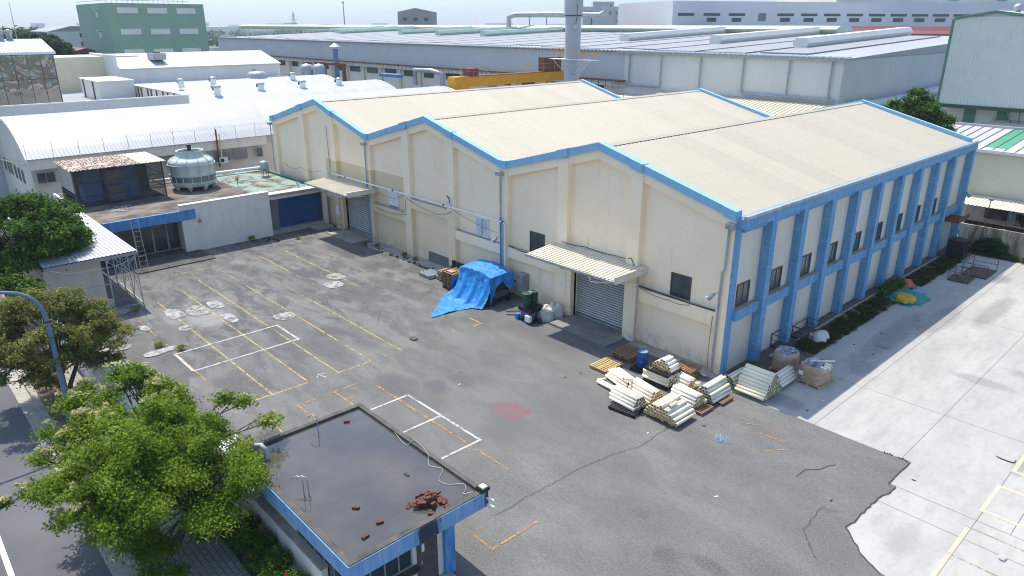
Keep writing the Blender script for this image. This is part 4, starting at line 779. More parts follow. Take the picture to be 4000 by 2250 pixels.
tube_at(-3.85, -5.1, .1, 1.1, .5, .075, 'tube_cream', 'tube_in', 'short loose yellow ended tube lying across at the far left of the heaps', 'single loose tubes')
tube_at(-2.15, -5.0, .72, 1.25, .75, .07, 'tube_cream', 'tube_in', 'single short tube standing tilted across the left heap', 'single loose tubes', .35)
stack(-1.3, -4.75, .05, -.2, 1.7, [6, 5, 4, 3], 'slanting white tube in the heap behind the nearest left stack', 'slanting white tubes, rear heap', mts=('tube_white', 'tube_cream'))
stack(-1.35, -6.05, .15, -.1, 1.65, [6, 5, 4, 3], 'slanting white tube in the nearest left stack on the jutting black pallet', 'slanting white tubes, nearest stack', mts=('tube_white', 'tube_cream'), mi='tube_in_dull')
stack(.72, -5.5, .17, yy, 1.55, [11, 10, 8, 6], 'cream tube with yellow open end in the front stack nearest the open yard', 'cream tubes of the front stack', mts=('tube_cream', 'tube_cream', 'tube_grey'), off=.03)
tube_at(.75, -5.55, .90, yy, 1.6, .07, 'tube_white', 'tube_in', 'white tube lying alone on top of the front stack', 'single loose tubes'); tube_at(1.0, -5.7, .88, yy + .05, .6, .07, 'tube_white', 'tube_in', 'short white tube lying on top of the front stack', 'single loose tubes')
stack(.55, -3.8, .17, -.08, 1.5, [6, 5, 4, 3], 'bright white tube in the stack between the front stack and the middle triangle', 'bright white tubes', mts=('tube_white', 'tube_white', 'tube_cream'))
tube_at(.6, -3.1, .85, 1.0, .28, .11, 'tube_grey', 'tube_in', 'short fat grey tube on top of the bright white tubes', 'single loose tubes'); tube_at(1.3, -3.55, .42, .1, .35, .08, 'tube_cream', 'tube_in', 'short cream tube wedged at the pallet end of the bright white tubes', 'single loose tubes')
stack(1.05, -2.35, .17, yy, 1.75, [7, 6, 5, 3, 2], 'film wrapped cream tube in the middle triangular stack', 'tubes of the middle triangular stack', mts=('tube_cream', 'tube_grey'), mi='tube_in_dull', jl=.03)
stack(1.05, -.15, .05, yy, 1.5, [5, 4, 3, 2], 'dusty tube in the stack between the building corner and the big triangular stack', 'tubes beside the building corner', mts=('tube_grey', 'tube_cream'), mi='tube_in_dull')
stack(2.38, -.3, .17, 0, 1.6, [10, 9, 8, 7, 6, 4, 3, 2], 'cream or white tube in the big triangular stack, largest of the tube stacks', 'tubes of the big triangular stack', mts=('tube_cream', 'tube_white', 'tube_cream'), mi='tube_in_dull', jl=.03)
stack(2.7, 1.5, .17, yy, 1.6, [5, 4, 3, 2], 'dusty cream tube in the small stack in front of the nearer wrapped box', 'tubes before the wrapped boxes', mts=('tube_grey',), mi='tube_in_dull')
tube_at(-.6, -.75, .12, -.1, .6, .05, 'tube_grey', 'tube_in_dull', 'short dusty tube lying alone against the cream wall near its corner', 'single loose tubes')
# wrapped boxes
def wrapped(name, label, cx, cy, rx, ry, h, z0, rz, open_top):
    t = thing(name, label, 'pallet box', (cx, cy, z0), rz)
    pr = []; n = 40
    for (k_, z) in ((.96, .14), (1.0, .25), (1.0, h * .5), (.99, h * .8), (.94 if not open_top else 1.02, h), (.84, h + .05)):
        ring = []
        for i in range(n):
            a = 2 * math.pi * i / n; e = 4.0 if z < .4 else 3.0; c_, s_ = math.cos(a), math.sin(a); rr = 1 / ((abs(c_) ** e + abs(s_) ** e) ** (1 / e))
            ring.append((rx * k_ * rr * c_ * (1 + random.uniform(-.01, .01)), ry * k_ * rr * s_, z + (random.uniform(-.05, .05) if z >= h else 0)))
        pr.append(ring)
    m = MB(); v = [p for ring in pr for p in ring]; f = [(j * n + i, j * n + (i + 1) % n, (j + 1) * n + (i + 1) % n, (j + 1) * n + i) for j in range(len(pr) - 1) for i in range(n)]
    m.add(v, f, 0, True); m.build('wrapped_side', 'wrap', t, local=True)
    m = MB(); o_ = len(pr[-1]); v = list(pr[-1]) + [(p[0] * .5, p[1] * .5, h - (.14 if open_top else -.02) + random.uniform(-.05, .05)) for p in pr[-1]] + [(0, 0, h - .06)]
    m.add(v, [(i, (i + 1) % n, n + (i + 1) % n, n + i) for i in range(n)] + [(n + i, n + (i + 1) % n, 2 * n) for i in range(n)], 0, True); m.build('film_top', 'film_top', t, local=True)
    m = MB()
    for i in range(6): y = -ry + .07 + (2 * ry - .14) * i / 5; m.box(-rx, rx, y - .06, y + .06, .1, .13)
    for x in (-rx + .06, 0, rx - .06): m.box(x - .05, x + .05, -ry, ry, 0, .1)
    m.build('pallet_base', 'wood_yellow', t, local=True)
    m = MB(); m.tube([(rx * 1.01 * 1 / ((abs(math.cos(a)) ** 3 + abs(math.sin(a)) ** 3) ** (1 / 3)) * math.cos(a), ry * 1.01 / ((abs(math.cos(a)) ** 3 + abs(math.sin(a)) ** 3) ** (1 / 3)) * math.sin(a), h * .72) for a in [2 * math.pi * k / 30 for k in range(31)]], .008, 4); m.build('tie_cord', 'wood_yellow', t, local=True)
    if open_top: MB().box(-rx * .75, -rx * .45, -ry * 1.0 - .02, -ry * .97, .5, .7).build('paper_label', 'white', t, local=True)
    return t
wrapped('wrapped_box', 'film wrapped cardboard pallet box with flat clear top next to the side wall', 1.95, 3.3, .62, .66, 1.05, 0, .1, False)
wrapped('wrapped_box', 'film wrapped cardboard pallet box with dark open top and white tubes sticking out', 3.72, 3.12, .68, .78, 1.0, 0, -.05, True)
tube_at(3.95, 3.2, 1.22, .55, 1.15, .035, 'tube_white', 'tube_in', 'thin white tube lying across the open wrapped box', 'single loose tubes', -.12)
for x, y in ((4.2, 2.75), (4.28, 3.0), (4.2, 3.3)): tube_at(x, y, 1.05, .4, .3, .07, 'tube_white', 'tube_white', 'white roll end poking out of the open wrapped box', 'white roll ends in the wrapped box', .3)
# steel cages
def cage(name, label, x0, x1, y0, y1, z0, h, mt='dark_steel', rz=0):
    t = thing(name, label, 'steel frame', ((x0 + x1) / 2, (y0 + y1) / 2, z0), rz); a, b_ = (x1 - x0) / 2, (y1 - y0) / 2; m = MB()
    for x in (-a, a):
        for y in (-b_, b_): MB().bar((x, y, 0), (x, y, h), .045).build('post', mt, t, local=True)
    m = MB()
    for z in (.08, h - .04):
        for y in (-b_, b_): m.bar((-a, y, z), (a, y, z), .04)
        for x in (-a, a): m.bar((x, -b_, z), (x, b_, z), .04)
    m.bar((-a, -b_, h * .55), (a, -b_, h * .55), .03); m.bar((-a, b_, h * .55), (a, b_, h * .55), .03); m.build('rails', mt, t, local=True)
    MB().box(-a, a, -b_, b_, .06, .085).build('floor_sheet', mt, t, local=True); return t
cage('steel_cage', 'dark steel stillage frame beside the second blue pilaster', -.1 + .15, 1.35, 5.3, 7.2, 0.02, .85)
cage('steel_cage', 'dark steel stillage frame behind the first one with a grey sack beside it', .2, 1.45, 7.5, 9.4, 0.02, .75)
cg = cage('steel_cage', 'rusty stillage frame with a plank inside, standing on the concrete by the far end', 3.0, 4.3, 25.5, 27.2, 0, .75, 'dark_steel', .03)
MB().tube([(-.5, .7, .1), (.3, -.5, .3)], .05, 4, 0, True, False).build('plank', 'wood_pale', cg, local=True); MB().bar((.5, -.85, 0), (.55, -.7, 1.0), .05).build('plank', 'wood', cg, local=True)
cage('steel_cage', 'rusty grey stillage frame on the concrete nearest the back fence', 3.3, 4.9, 27.6, 30.2, 0, 1.0)
def lump(name, label, cat, cx, cy, rx, ry, h, mt, z0=0, seed=1, fold=.25, rz=0, e=2.4, **kw):
    rnd = random.Random(seed); n, k = 26, 8; v = []; m = MB(); ph = [rnd.uniform(0, 6.28) for _ in range(6)]
    for j in range(k + 1):
        t = j / k
        for i in range(n):
            a = 2 * math.pi * i / n; w = 1 + fold * .35 * math.sin(3 * a + ph[0]) + fold * .3 * math.sin(7 * a + ph[1]) * (1 - t) + rnd.uniform(-.04, .04)
            rr = math.cos(t * math.pi / 2) ** (2 / e) * w; z = z0 + h * math.sin(t * math.pi / 2) ** (2 / e) * (1 + fold * .35 * math.sin(2 * a + ph[2])) + rnd.uniform(-.02, .02) * (t > 0)
            v.append((rx * rr * math.cos(a), ry * rr * math.sin(a), max(z, z0)))
    f = [(j * n + i, j * n + (i + 1) % n, (j + 1) * n + (i + 1) % n, (j + 1) * n + i) for j in range(k) for i in range(n)]
    m.add(v, f, 0, True); m.rot(rz); m.v = [(x + cx, y + cy, z) for x, y, z in m.v]; return m.build(name, mt, label=label, category=cat, **kw)
lump('sack', 'round pale grey sack lying beside the rear dark stillage frame', 'sack', 1.5, 8.3, .55, .75, .5, 'bag', .05, 5)
lump('folded_tarpaulin', 'crumpled teal tarpaulin heaped on the grass edge', 'tarpaulin', 2.2, 19.6, 1.2, 1.6, .3, 'teal', .02, 8, .5)
lump('folded_tarpaulin', 'flat teal tarpaulin edge spread on the concrete', 'tarpaulin', 3.0, 19.0, .55, 1.2, .14, 'teal', 0, 18, .7)
lump('folded_tarpaulin', 'folded yellow tarpaulin lying on the teal one', 'tarpaulin', 2.55, 18.6, .6, .85, .32, 'yellow_tarp', .15, 9, .3, .6, 4)
lump('folded_tarpaulin', 'orange red tarpaulin lying behind the teal one', 'tarpaulin', 1.4, 21.7, .75, .9, .38, 'orange_tarp', .05, 12, .4)
lump('folded_tarpaulin', 'pale blue grey tarpaulin between the orange red one and the teal one', 'tarpaulin', 2.45, 21.1, .5, .8, .25, 'bluegrey_tarp', .02, 13, .4)
lump('bulk_bag', 'white woven bulk bag beside the drums on the black pallet', 'bag', -11.75, -1.3, .55, .5, .85, 'bag', 0, 21, .25, 0, 4)
lump('bulk_bag', 'grey woven bulk bag leaning on the wall left of the big roller door', 'bag', -11.6, -.55, .5, .45, .9, 'bag', 0, 22, .3, 0, 4)
# green drums on stacked black pallets over wrapped blue drums
px, py = -12.3, -2.05
bp = make_plastic('black plastic pallet under the film wrapped blue drums', 'black', 1.15, 1.15, .15); put(bp, px, py, .01)
b2 = dup(bp, (px, py, .80), .04, 'black plastic pallet carrying the two green drums, upper of two'); dup(bp, (px + .03, py, .68), 0, 'black plastic pallet directly on the film wrapped blue drums')
for i, (dx, dy) in enumerate([(-.32, -.3), (.02, -.34), (-.3, .05), (.3, -.2), (.05, .3)]):
    t = thing('plastic_drum', 'blue plastic drum wrapped in clear film under the green drums', 'drum', (px + dx, py + dy, .16), group='wrapped blue drums')
    MB().lathe([(.001, 0), (.17, 0), (.19, .05), (.19, .44), (.15, .5), (.001, .5)], 0, 0, 16).build('body', 'film_blue', t, local=True)
drum('steel_drum', 'dark green drum with bright rim, nearer of the pair on the black pallets', 'drum_green', 'drum_green', px - .12, py - .22, .95, .27)
drum('steel_drum', 'dark green drum with bright rim, rear one of the pair on the black pallets', 'drum_green', 'drum_green', px - .12, py + .36, .95, .27)
t = thing('jerry_can', 'small bright blue jerry can beside the wrapped blue drums', 'jerry can', (-12.98, -2.55, 0)); MB().box(-.14, .14, -.12, .12, 0, .36).build('body', 'tarp', t, local=True); MB().cyl(.05, 0, .03, .36, .41, 8).build('cap', 'white', t, local=True)
t = thing('white_box', 'white box standing at the front of the black drum pallet', 'box', (-11.9, -2.66, .15)); MB().box(-.2, .2, -.12, .12, 0, .38).build('body', 'white', t, local=True); MB().box(-.2, .2, -.125, .125, .38, .4).build('lid', 'white', t, local=True)
m = MB()
for k in range(3): m.tube([(-11.45 + (.2 + .01 * k) * math.cos(a), -2.2 + .02 * k, .3 + (.2 + .01 * k) * math.sin(a)) for a in [2 * math.pi * i / 20 for i in range(21)]], .03, 6)
m.build('hose_coil', 'rubber', label='coil of black hose leaning between the white box and the bulk bag', category='hose')
t = thing('electrical_cabinet', 'grey electrical cabinet on the cream wall above the green drums', 'cabinet', (-15.2, -.1, .6)); MB().box(-15.5, -14.9, -.25, .3, .6, 1.85).build('body', 'frame_grey', t); MB().box(-15.47, -14.93, -.28, -.252, .63, 1.82).build('door', 'grey_plastic', t); MB().box(-15.38, -15.28, -.3, -.285, 1.62, 1.7).build('switch', 'black', t)
t = thing('standpipe', 'rust red water pipe with valve on the wall behind the blue tarp', 'pipe', (-16.2, -.3, 1.1)); MB().tube([(-16.5, -.25, .3), (-16.5, -.3, 1.3), (-16.2, -.3, 1.35), (-15.6, -.3, 1.3)], .06, 8).build('pipe', 'rust', t); MB().tube([(-16.2, -.3, 1.35), (-16.2, -.35, 1.8)], .04, 6).build('valve', 'rust', t)
for a, b_, lb in (((-13.4, -1.2, .06), (-14.3, -2.4, .06), 'rusty steel bar lying on the asphalt beside the tarp'), ((-13.2, -2.1, .06), (-13.9, -2.7, .06), 'short dark steel bar beside the blue jerry can')): MB().bar(a, b_, .045).build('steel_bar', 'dark_steel', label=lb, category='steel bar')
# pallet stacks left of the tarp
gp = make_plastic('grey plastic pallet, upper of two lying on the asphalt left of the wooden pallets', 'grey_plastic', 1.3, 1.1, .13, cell=6); put(gp, -23.3, -1.75, .15, -.03); dup(gp, (-23.3, -1.75, .01), 0, 'grey plastic pallet, lower of two left of the wooden pallets')
wp = make_pallet('pale wooden pallet, top of the stack between the grey plastic and the dark stack', 'wood_pale', 1.2, 1.1, 7, .15); put(wp, -21.6, -1.35, .62)
dup(wp, (-21.6, -1.35, .46), .03, 'pale wooden pallet, second from the top beside the grey plastic pallets'); dup(wp, (-21.62, -1.33, .3), -.02, 'pale wooden pallet, third from the top beside the grey plastic pallets'); dup(wp, (-21.9, -1.3, .12), -.04, 'pale wooden pallet at the bottom beside the grey plastic pallets')
wt = make_pallet('brown wooden pallet on top of the taller stack beside the blue tarp', 'wood', 1.15, 1.25, 6, .15); put(wt, -20.1, -1.95, 1.1)
for i, lb in enumerate(('bottom', 'second from the bottom', 'third from the bottom', 'fourth from the bottom', 'fifth from the bottom', 'next to the top')): dup(wt, (-20.1 + random.uniform(-.03, .03), -1.95, .14 + .16 * i), random.uniform(-.03, .03), 'brown wooden pallet, %s of the taller stack beside the blue tarp' % lb)
MB().box(-20.5, -19.9, -2.4, -1.9, 1.27, 1.3).build('board', 'wood_pale', label='pale square board lying on the taller pallet stack', category='board')
t = thing('plastic_pallet', 'black plastic pallet standing on edge behind the taller pallet stack', 'pallet', (-20.6, -1.2, .9)); MB().box(-.6, .6, -.07, .07, 0, .75).build('deck', 'black', t, local=True); m = MB(); [m.box(x - .08, x + .08, -.14, -.07, .0, .75) for x in (-.5, 0, .5)]; m.build('feet', 'black', t, local=True)
MB().box(-20.78, -20.72, -2.55, -1.5, 0, 1.25).build('black_sheet', 'black', label='black panel on edge at the left of the taller pallet stack', category='panel')
MB().box(-19.3, -19.15, -2.2, -2.05, 0, .25).build('yellow_block', 'wood_yellow', label='small yellow block at the tarp edge by the pallet stack', category='block')
# blue tarpaulin over a machine
t = thing('covered_machine', 'small dark wheeled machine half hidden under the blue tarp', 'machine', (-17.0, -1.5, 0))
MB().box(-18.4, -15.7, -2.3, -.8, .35, 1.55).build('body', 'black', t); MB().tube([(-15.75, -2.35, .33), (-15.75, -2.2, .33)], .3, 16).build('wheel', 'rubber', t); MB().tube([(-15.75, -2.38, .33), (-15.75, -2.34, .33)], .15, 12).build('rim', 'steel', t); MB().tube([(-15.75, -.95, .33), (-15.75, -.8, .33)], .3, 16).build('wheel', 'rubber', t)
MB().box(-16.0, -15.6, -2.2, -.9, .5, .9).build('bumper', 'dark_steel', t)
NU, NV = 74, 78; rt = random.Random(4)
from mathutils import noise as mn
def tz(u, v):
    # u: 0..1 along x (left to right), v: 0..1 from the wall down over the front and out on the ground
    x = -19.35 + 3.75 * u; yb = -.55
    topz = 1.95 + .3 * math.sin(math.pi * min(1, max(0, u)) * .9 + .2)
    if u < .1: topz *= (.35 + 6.5 * u)
    s_ = v * 6.6; fold = .13 * math.sin(u * 21 + 2.0 * math.sin(v * 3)) + .08 * math.sin(u * 43 + 1.7)
    if s_ < 1.75: y = yb - s_; z = topz - .12 * (s_ / 1.75) ** 2
    elif s_ < 3.6:
        d = (s_ - 1.75) / 1.85; y = yb - 1.75 - .35 * d - .75 * d * d - fold * d; z = (topz - .12) * (1 - d) ** 1.1 + .05
    else:
        d = s_ - 3.6; k_ = max(0, 1 - u * 1.15); y = yb - 2.85 - d * (.95 * k_ + .08) - fold * .6; x += .28 * d * (1 - u); z = .05 + .09 * max(0, mn.noise((x * 1.6, y * 1.6, 2))) + .13 * max(0, math.sin(u * 9 + d * 3.4)) * math.exp(-d * .5) * (1 - u * .4)
        if u > .5: z += .0
        x += 1.25 * d * .45 * (1 if u < .9 else .4)
    w = .05 * mn.noise((x * 2.4, y * 2.4, z * 2.4)) + .03 * mn.noise((x * 6, y * 6, z * 6))
    return (x + w, y + w * 1.3, max(.03, z + w * .9))
m = MB(); v = [tz(i / NU, j / NV) for j in range(NV + 1) for i in range(NU + 1)]; f = []
for j in range(NV):
    for i in range(NU):
        u, vv_ = i / NU, j / NV
        if vv_ > .56 + .44 * max(0, 1 - u * 1.12) + .01: continue
        a = j * (NU + 1) + i; f.append((a, a + 1, a + NU + 2, a + NU + 1))
m.add(v, f, 0, True)
# right end flap
v = []; n2 = 22
for j in range(12):
    for i in range(n2):
        a = i / (n2 - 1); y = -.5 - 2.1 * a; d = j / 11; ln = (.75 + .35 * math.sin(a * 9)) if a < .72 else 1.75
        v.append((-15.62 + .12 * math.sin(a * 14) * d + .12 * d, y - .15 * d * a, 2.08 - .1 * a * a - ln * d))
o_ = len(m.v); m.add(v, [(j * n2 + i, j * n2 + i + 1, (j + 1) * n2 + i + 1, (j + 1) * n2 + i) for j in range(11) for i in range(n2 - 1)], 0, True)
v = []
for j in range(10):
    for i in range(14): a = i / 13; d = j / 9; v.append((-19.3 - .25 * d * (1 - .3 * math.sin(a * 7)) , -.55 - 2.3 * a, .72 + .4 * a - (.7 + .4 * a) * d))
m.add(v, [(j * 14 + i, j * 14 + i + 1, (j + 1) * 14 + i + 1, (j + 1) * 14 + i) for j in range(9) for i in range(13)], 0, True)
m.build('blue_tarpaulin', 'tarp', label='bright blue tarpaulin draped over a machine and trailing onto the asphalt', category='tarpaulin')
# black crates on green pallet at the far end
gc = make_plastic('green plastic pallet under the black crates by the far side door', 'teal', 1.3, 1.4, .15); put(gc, 1.75, 31.3, .02)
for i in range(6):
    t = thing('black_crate', 'black plastic crate stacked on the green pallet by the far side door', 'crate', (1.75, 31.3, .17 + .25 * i), group='black crates by the side door'); m = MB(); m.box(-.6, .6, -.65, .65, 0, .03); m.box(-.6, .6, -.65, -.62, .03, .22); m.box(-.6, .6, .62, .65, .03, .22); m.box(-.6, -.57, -.62, .62, .03, .22); m.box(.57, .6, -.62, .62, .03, .22); m.build('tray', 'black', t, local=True); MB().box(-.62, .62, -.67, .67, .2, .235).build('rim', 'black', t, local=True)
# loose bits on the ground
rs = random.Random(9)
for (x, y, r, lb) in ((4.4, 10.2, .45, 'tangled heap of thin grey wire on the shaded concrete'), (3.5, -5.4, .4, 'tangle of thin blue strapping on the asphalt beside the tubes')):
    MB().tube(smooth([(x + rs.uniform(-r, r), y + rs.uniform(-r, r) * .7, .02 + rs.uniform(0, .1)) for _ in range(26)]), .007, 4).build('wire_tangle', 'grey_pvc' if 'grey' in lb else 'blue_trim', label=lb, category='wire')
MB().tube([(7.12, -5.6, .02), (7.12, -5.3, .02), (7.13, -4.9, .03), (7.55, -4.4, .02), (7.6, -4.2, .03), (7.66, -3.9, .02), (7.85, -3.57, .02), (7.75, -3.75, .02)], .012, 5).build('wire', 'green_dark', label='bent dark green wire lying on the open asphalt', category='wire')
for i, (x, y) in enumerate([(3.9, 8.4), (4.5, 8.7), (3.2, 9.2), (5.0, 1.4), (4.9, -.1), (3.6, 12), (6.5, 14.2), (-5.4, -6.2), (-5.2, -5.2), (.9, -7.4), (2.3, -5.0), (-9.6, -9.9), (-8.6, -10.8), (8.8, -6.1), (10.5, -2.3), (5.6, -9.2)]):
    a = rs.uniform(0, 3); MB().box(-rs.uniform(.04, .1), .07, -.02, .025, 0, .02).rot(a).build('debris', 'black' if i % 3 else 'white', label='small scrap of litter lying on the ground of the yard', category='litter', group='scraps of litter').location = (x, y, .01)
# bricks on the guard house roof
br = MB().box(-.115, .115, -.055, .055, 0, .065).build('brick', 'brick', label='x', category='brick'); bme = br.data; bpy.data.objects.remove(br)
def brick(x, y, z, rx, ry, rz, label, group=None):
    o = bpy.data.objects.new('brick', bme); COL.objects.link(o); o.location = (x, y, z); o.rotation_euler = (rx, ry, rz); o['label'] = label; o['category'] = 'brick'
    if group: o['group'] = group
rb = random.Random(2)
for i in range(46):
    d = abs(rb.gauss(0, .33)); a = rb.uniform(0, 6.28); d = min(d, .72); brick(1.62 + d * math.cos(a) * .85, -20.15 + d * math.sin(a) * 1.05, 3.16 + max(0, .3 - d * .5) * rb.random(), rb.uniform(-.35, .35), rb.uniform(-.35, .35), rb.uniform(0, 3), 'red brick in the heap on the guard house roof', 'red bricks heaped on the roof')
for x, y, r, lb in ((.29, -22.03, .7, 'loose brick furthest left of the three lying alone near the heap'), (1.4, -21.86, 1.3, 'loose brick closest to the heap of bricks on the roof'), (1.67, -22.54, 1.7, 'loose brick nearest the front corner of the roof'), (-4.87, -23.2, .9, 'loose dark brick beside the bent vent pipe on the roof'), (-4.5, -19.55, 1.0, 'small loose brick near the far corner of the roof')): brick(x, y, 3.155, 0, 0, r, lb)
MB().box(-.22, .02, -19.86, -19.78, 3.15, 3.19).build('black_stick', 'black', label='short black stick lying in the roof water', category='stick')
# ---------------------------------------------------------------- vegetation
def leaf_cloud(cs, n, size, flat=.55, jit=.5):
    # cs: array of clump rows (x,y,z,rx,ry,rz); returns verts, faces of small bent leaf quads near the clump shells
    C_ = np.array(cs, float); w = (C_[:, 3] * C_[:, 4]) ** 1.0; idx = RNG.choice(len(C_), n, p=w / w.sum()); c = C_[idx]
    d = RNG.normal(size=(n, 3)); d /= np.linalg.norm(d, axis=1)[:, None]; d[:, 2] = np.where(d[:, 2] < -.35, -d[:, 2] * .5, d[:, 2])
    r = RNG.random(n) ** (jit); lump_ = 1 + .35 * np.sin(d[:, 0] * 5 + idx * 1.3) * np.sin(d[:, 1] * 6 + idx * 2.1); p = c[:, :3] + d * (r * lump_)[:, None] * c[:, 3:6] + RNG.normal(size=(n, 3)) * .10 * c[:, 3:6]
    nrm = d * .6 + np.array([0, 0, flat]) + RNG.normal(size=(n, 3)) * .45; nrm /= np.linalg.norm(nrm, axis=1)[:, None]
    t = np.cross(nrm, RNG.normal(size=(n, 3))); t /= np.linalg.norm(t, axis=1)[:, None]; b_ = np.cross(nrm, t)
    s_ = size * RNG.uniform(.6, 1.35, n)[:, None]; a = t * s_; bb = b_ * s_ * .5
    V = np.stack([p - a, p + bb * .9, p + a, p - bb * .9], 1).reshape(-1, 3); return V
def leaf_obj(name, V, mt, parent, **kw):
    org = np.array(LOC[parent.name]) if parent is not None else np.array([0, 0, 0.]); n = len(V) // 4
    me = bpy.data.meshes.new(name); me.vertices.add(len(V)); me.vertices.foreach_set('co', (V - org).astype(np.float32).ravel()); me.loops.add(len(V)); me.loops.foreach_set('vertex_index', np.arange(len(V), dtype=np.int32))
    me.polygons.add(n); me.polygons.foreach_set('loop_start', np.arange(0, 4 * n, 4, dtype=np.int32)); me.polygons.foreach_set('loop_total', np.full(n, 4, np.int32)); me.update(); me.validate(); me.materials.append(M[mt])
    o = bpy.data.objects.new(name, me); COL.objects.link(o); o.parent = parent
    for k_ in kw: o[k_] = kw[k_]
    return o
def tree(name, label, base, stems, clumps, n, size, mt, category='tree', flowers=None, tr=.16, group=None, twigs=True):
    t = thing(name, label, category, base, group=group); rr = random.Random(len(clumps) + int(abs(base[0]) * 10)); m = MB()
    for s_ in stems: m.tube(s_, [tr * (1 - .6 * i / (len(s_) - 1)) for i in range(len(s_))], 9)
    m.build('trunk', 'bark', t); m = MB()
    for c in clumps:
        s_ = min(stems, key=lambda q_: (Vector(q_[-1]) - Vector(c[:3])).length); a = Vector(s_[-1]) if rr.random() < .6 else Vector(s_[-2]); e = Vector(c[:3]); mid = (a + e) / 2 + Vector((rr.uniform(-.25, .25), rr.uniform(-.25, .25), -.15)); m.tube([a, mid, e], [.055, .035, .012], 5)
        if twigs:
            for _ in range(3): m.tube([mid.lerp(e, rr.random()), e + Vector((rr.uniform(-1, 1) * c[3], rr.uniform(-1, 1) * c[4], rr.uniform(-.3, .6) * c[5])) * .9], [.02, .006], 4)
    m.build('branches', 'bark', t); leaf_obj('crown', leaf_cloud(clumps, n, size), mt, t)
    if flowers: leaf_obj('blossom', leaf_cloud(flowers, flowers_n(flowers), .055, .3, .6), 'blossom', t)
    return t
def flowers_n(f): return 46 * len(f)
def clumps_in(cx, cy, cz, rx, ry, rz, n, cr=(.5, .9), seed=1, shell=.55, low=-.7):
    rr = random.Random(seed); out = []
    while len(out) < n:
        d = Vector((rr.gauss(0, 1), rr.gauss(0, 1), rr.gauss(0, 1))).normalized()
        if d.z < low: continue
        q_ = shell + (1 - shell) * rr.random(); r = rr.uniform(*cr); out.append((cx + d.x * rx * q_, cy + d.y * ry * q_, cz + d.z * rz * q_, r * rr.uniform(.8, 1.3), r * rr.uniform(.8, 1.3), r * rr.uniform(.6, .95)))
    return out
cl = clumps_in(-5.6, -26.4, 3.45, 2.8, 3.0, 2.0, 165, (.3, .72), 3, shell=.3, low=-.95) + [(-2.9, -24.1, 3.7, .6, .6, .35), (-3.7, -23.9, 3.5, .7, .6, .45), (-4.4, -23.6, 3.3, .7, .6, .5), (-5.2, -23.4, 3.4, .6, .6, .5), (-3.3, -24.6, 3.0, .7, .7, .5), (-3.2, -24.0, 3.4, .9, .8, .5), (-4.9, -27.4, 1.6, .7, .8, .7), (-4.6, -26.7, 1.2, .7, .7, .6), (-3.0, -25.2, 2.6, .9, .9, .5), (-3.9, -27.2, .9, .6, .6, .5), (-3.5, -26.7, .8, .6, .6, .5), (-4.2, -27.0, 1.5, .7, .7, .5)]
tree('street_tree', 'bright green fine leaved street tree partly covering the guard house roof corner', (-5.9, -26.3, .14), [[(-5.9, -26.3, .1), (-5.8, -26.5, 1.2), (-6.1, -27.0, 2.3), (-6.4, -27.4, 3.2)], [(-5.8, -26.0, .1), (-5.3, -25.6, 1.3), (-4.6, -25.2, 2.4), (-4.3, -25.0, 3.2)]], cl, 175000, .052, 'leaf_fg', tr=.17)
cA = clumps_in(-8.6, -25.9, 3.9, 2.9, 2.7, 1.7, 64, (.3, .7), 5) + [(-7.2, -23.0, 4.3, .5, .5, .35), (-6.4, -22.6, 4.4, .45, .45, .3), (-5.3, -22.2, 3.9, .5, .5, .3), (-8.0, -28.9, 4.0, .5, .5, .35), (-7.5, -29.4, 3.3, .5, .5, .3), (-7.4, -30.2, 3.2, .3, .3, .22), (-7.7, -28.9, 2.7, .55, .55, .35), (-10.3, -27.0, 3.2, .6, .6, .4)]
rf = random.Random(8); fl = []
for c in cA + [c for c in cl if (c[0] + 5.5) * .68 + (c[1] + 26.3) * .735 < -1.4]:
    for _ in range(5):
        a_ = rf.uniform(0, 6.28); q_ = rf.uniform(.1, .95); fl.append((c[0] + c[3] * q_ * math.cos(a_), c[1] + c[4] * q_ * math.sin(a_), c[2] + c[5] * (1.05 - q_ * q_ * .6), .12, .12, .09))
fl = [f for f in fl if rf.random() < .62]
tree('street_tree', 'street tree carrying pale yellow blossom clusters behind the bright green one', (-9.0, -26.2, .14), [[(-9.0, -26.2, .1), (-8.9, -26.1, 1.4), (-8.3, -25.7, 2.6), (-8.0, -25.4, 3.3)], [(-9.0, -26.25, .1), (-9.1, -26.6, 1.5), (-8.8, -27.4, 2.6), (-8.5, -27.9, 3.1)]], cA, 42000, .065, 'leaf_fg', flowers=fl, tr=.15)
cR = clumps_in(-20.9, -26.1, 3.3, 2.9, 3.2, 2.2, 110, (.3, .7), 9, low=-.9) + [(-18.6, -23.9, 3.0, .5, .5, .3), (-18.9, -24.0, 2.2, .5, .5, .3), (-19.2, -23.3, 3.3, .5, .5, .3)]
tree('street_tree', 'reddish green street tree standing by the blue grey street lamp', (-19.3, -26.3, .14), [[(-19.3, -26.3, .1), (-19.4, -26.3, 1.1), (-20.4, -27.0, 2.0), (-21.0, -27.6, 2.8)], [(-19.3, -26.25, .1), (-19.6, -26.0, 1.2), (-19.9, -25.4, 2.2), (-20.2, -25.0, 3.0)], [(-19.3, -26.3, .6), (-19.9, -26.2, 2.0), (-20.8, -26, 3.4)]], cR, 60000, .075, 'leaf_red', tr=.14)
cD = clumps_in(-36.2, -24.6, 4.6, 4.0, 4.0, 2.7, 150, (.45, 1.0), 12, low=-.9) + [(-30.5, -25.4, 3.0, .9, .9, .8), (-29.0, -26.3, 2.4, 1.0, 1.0, .8), (-27.6, -26.8, 2.2, .8, .8, .7), (-31.5, -26, 3.2, 1, 1, .8)]
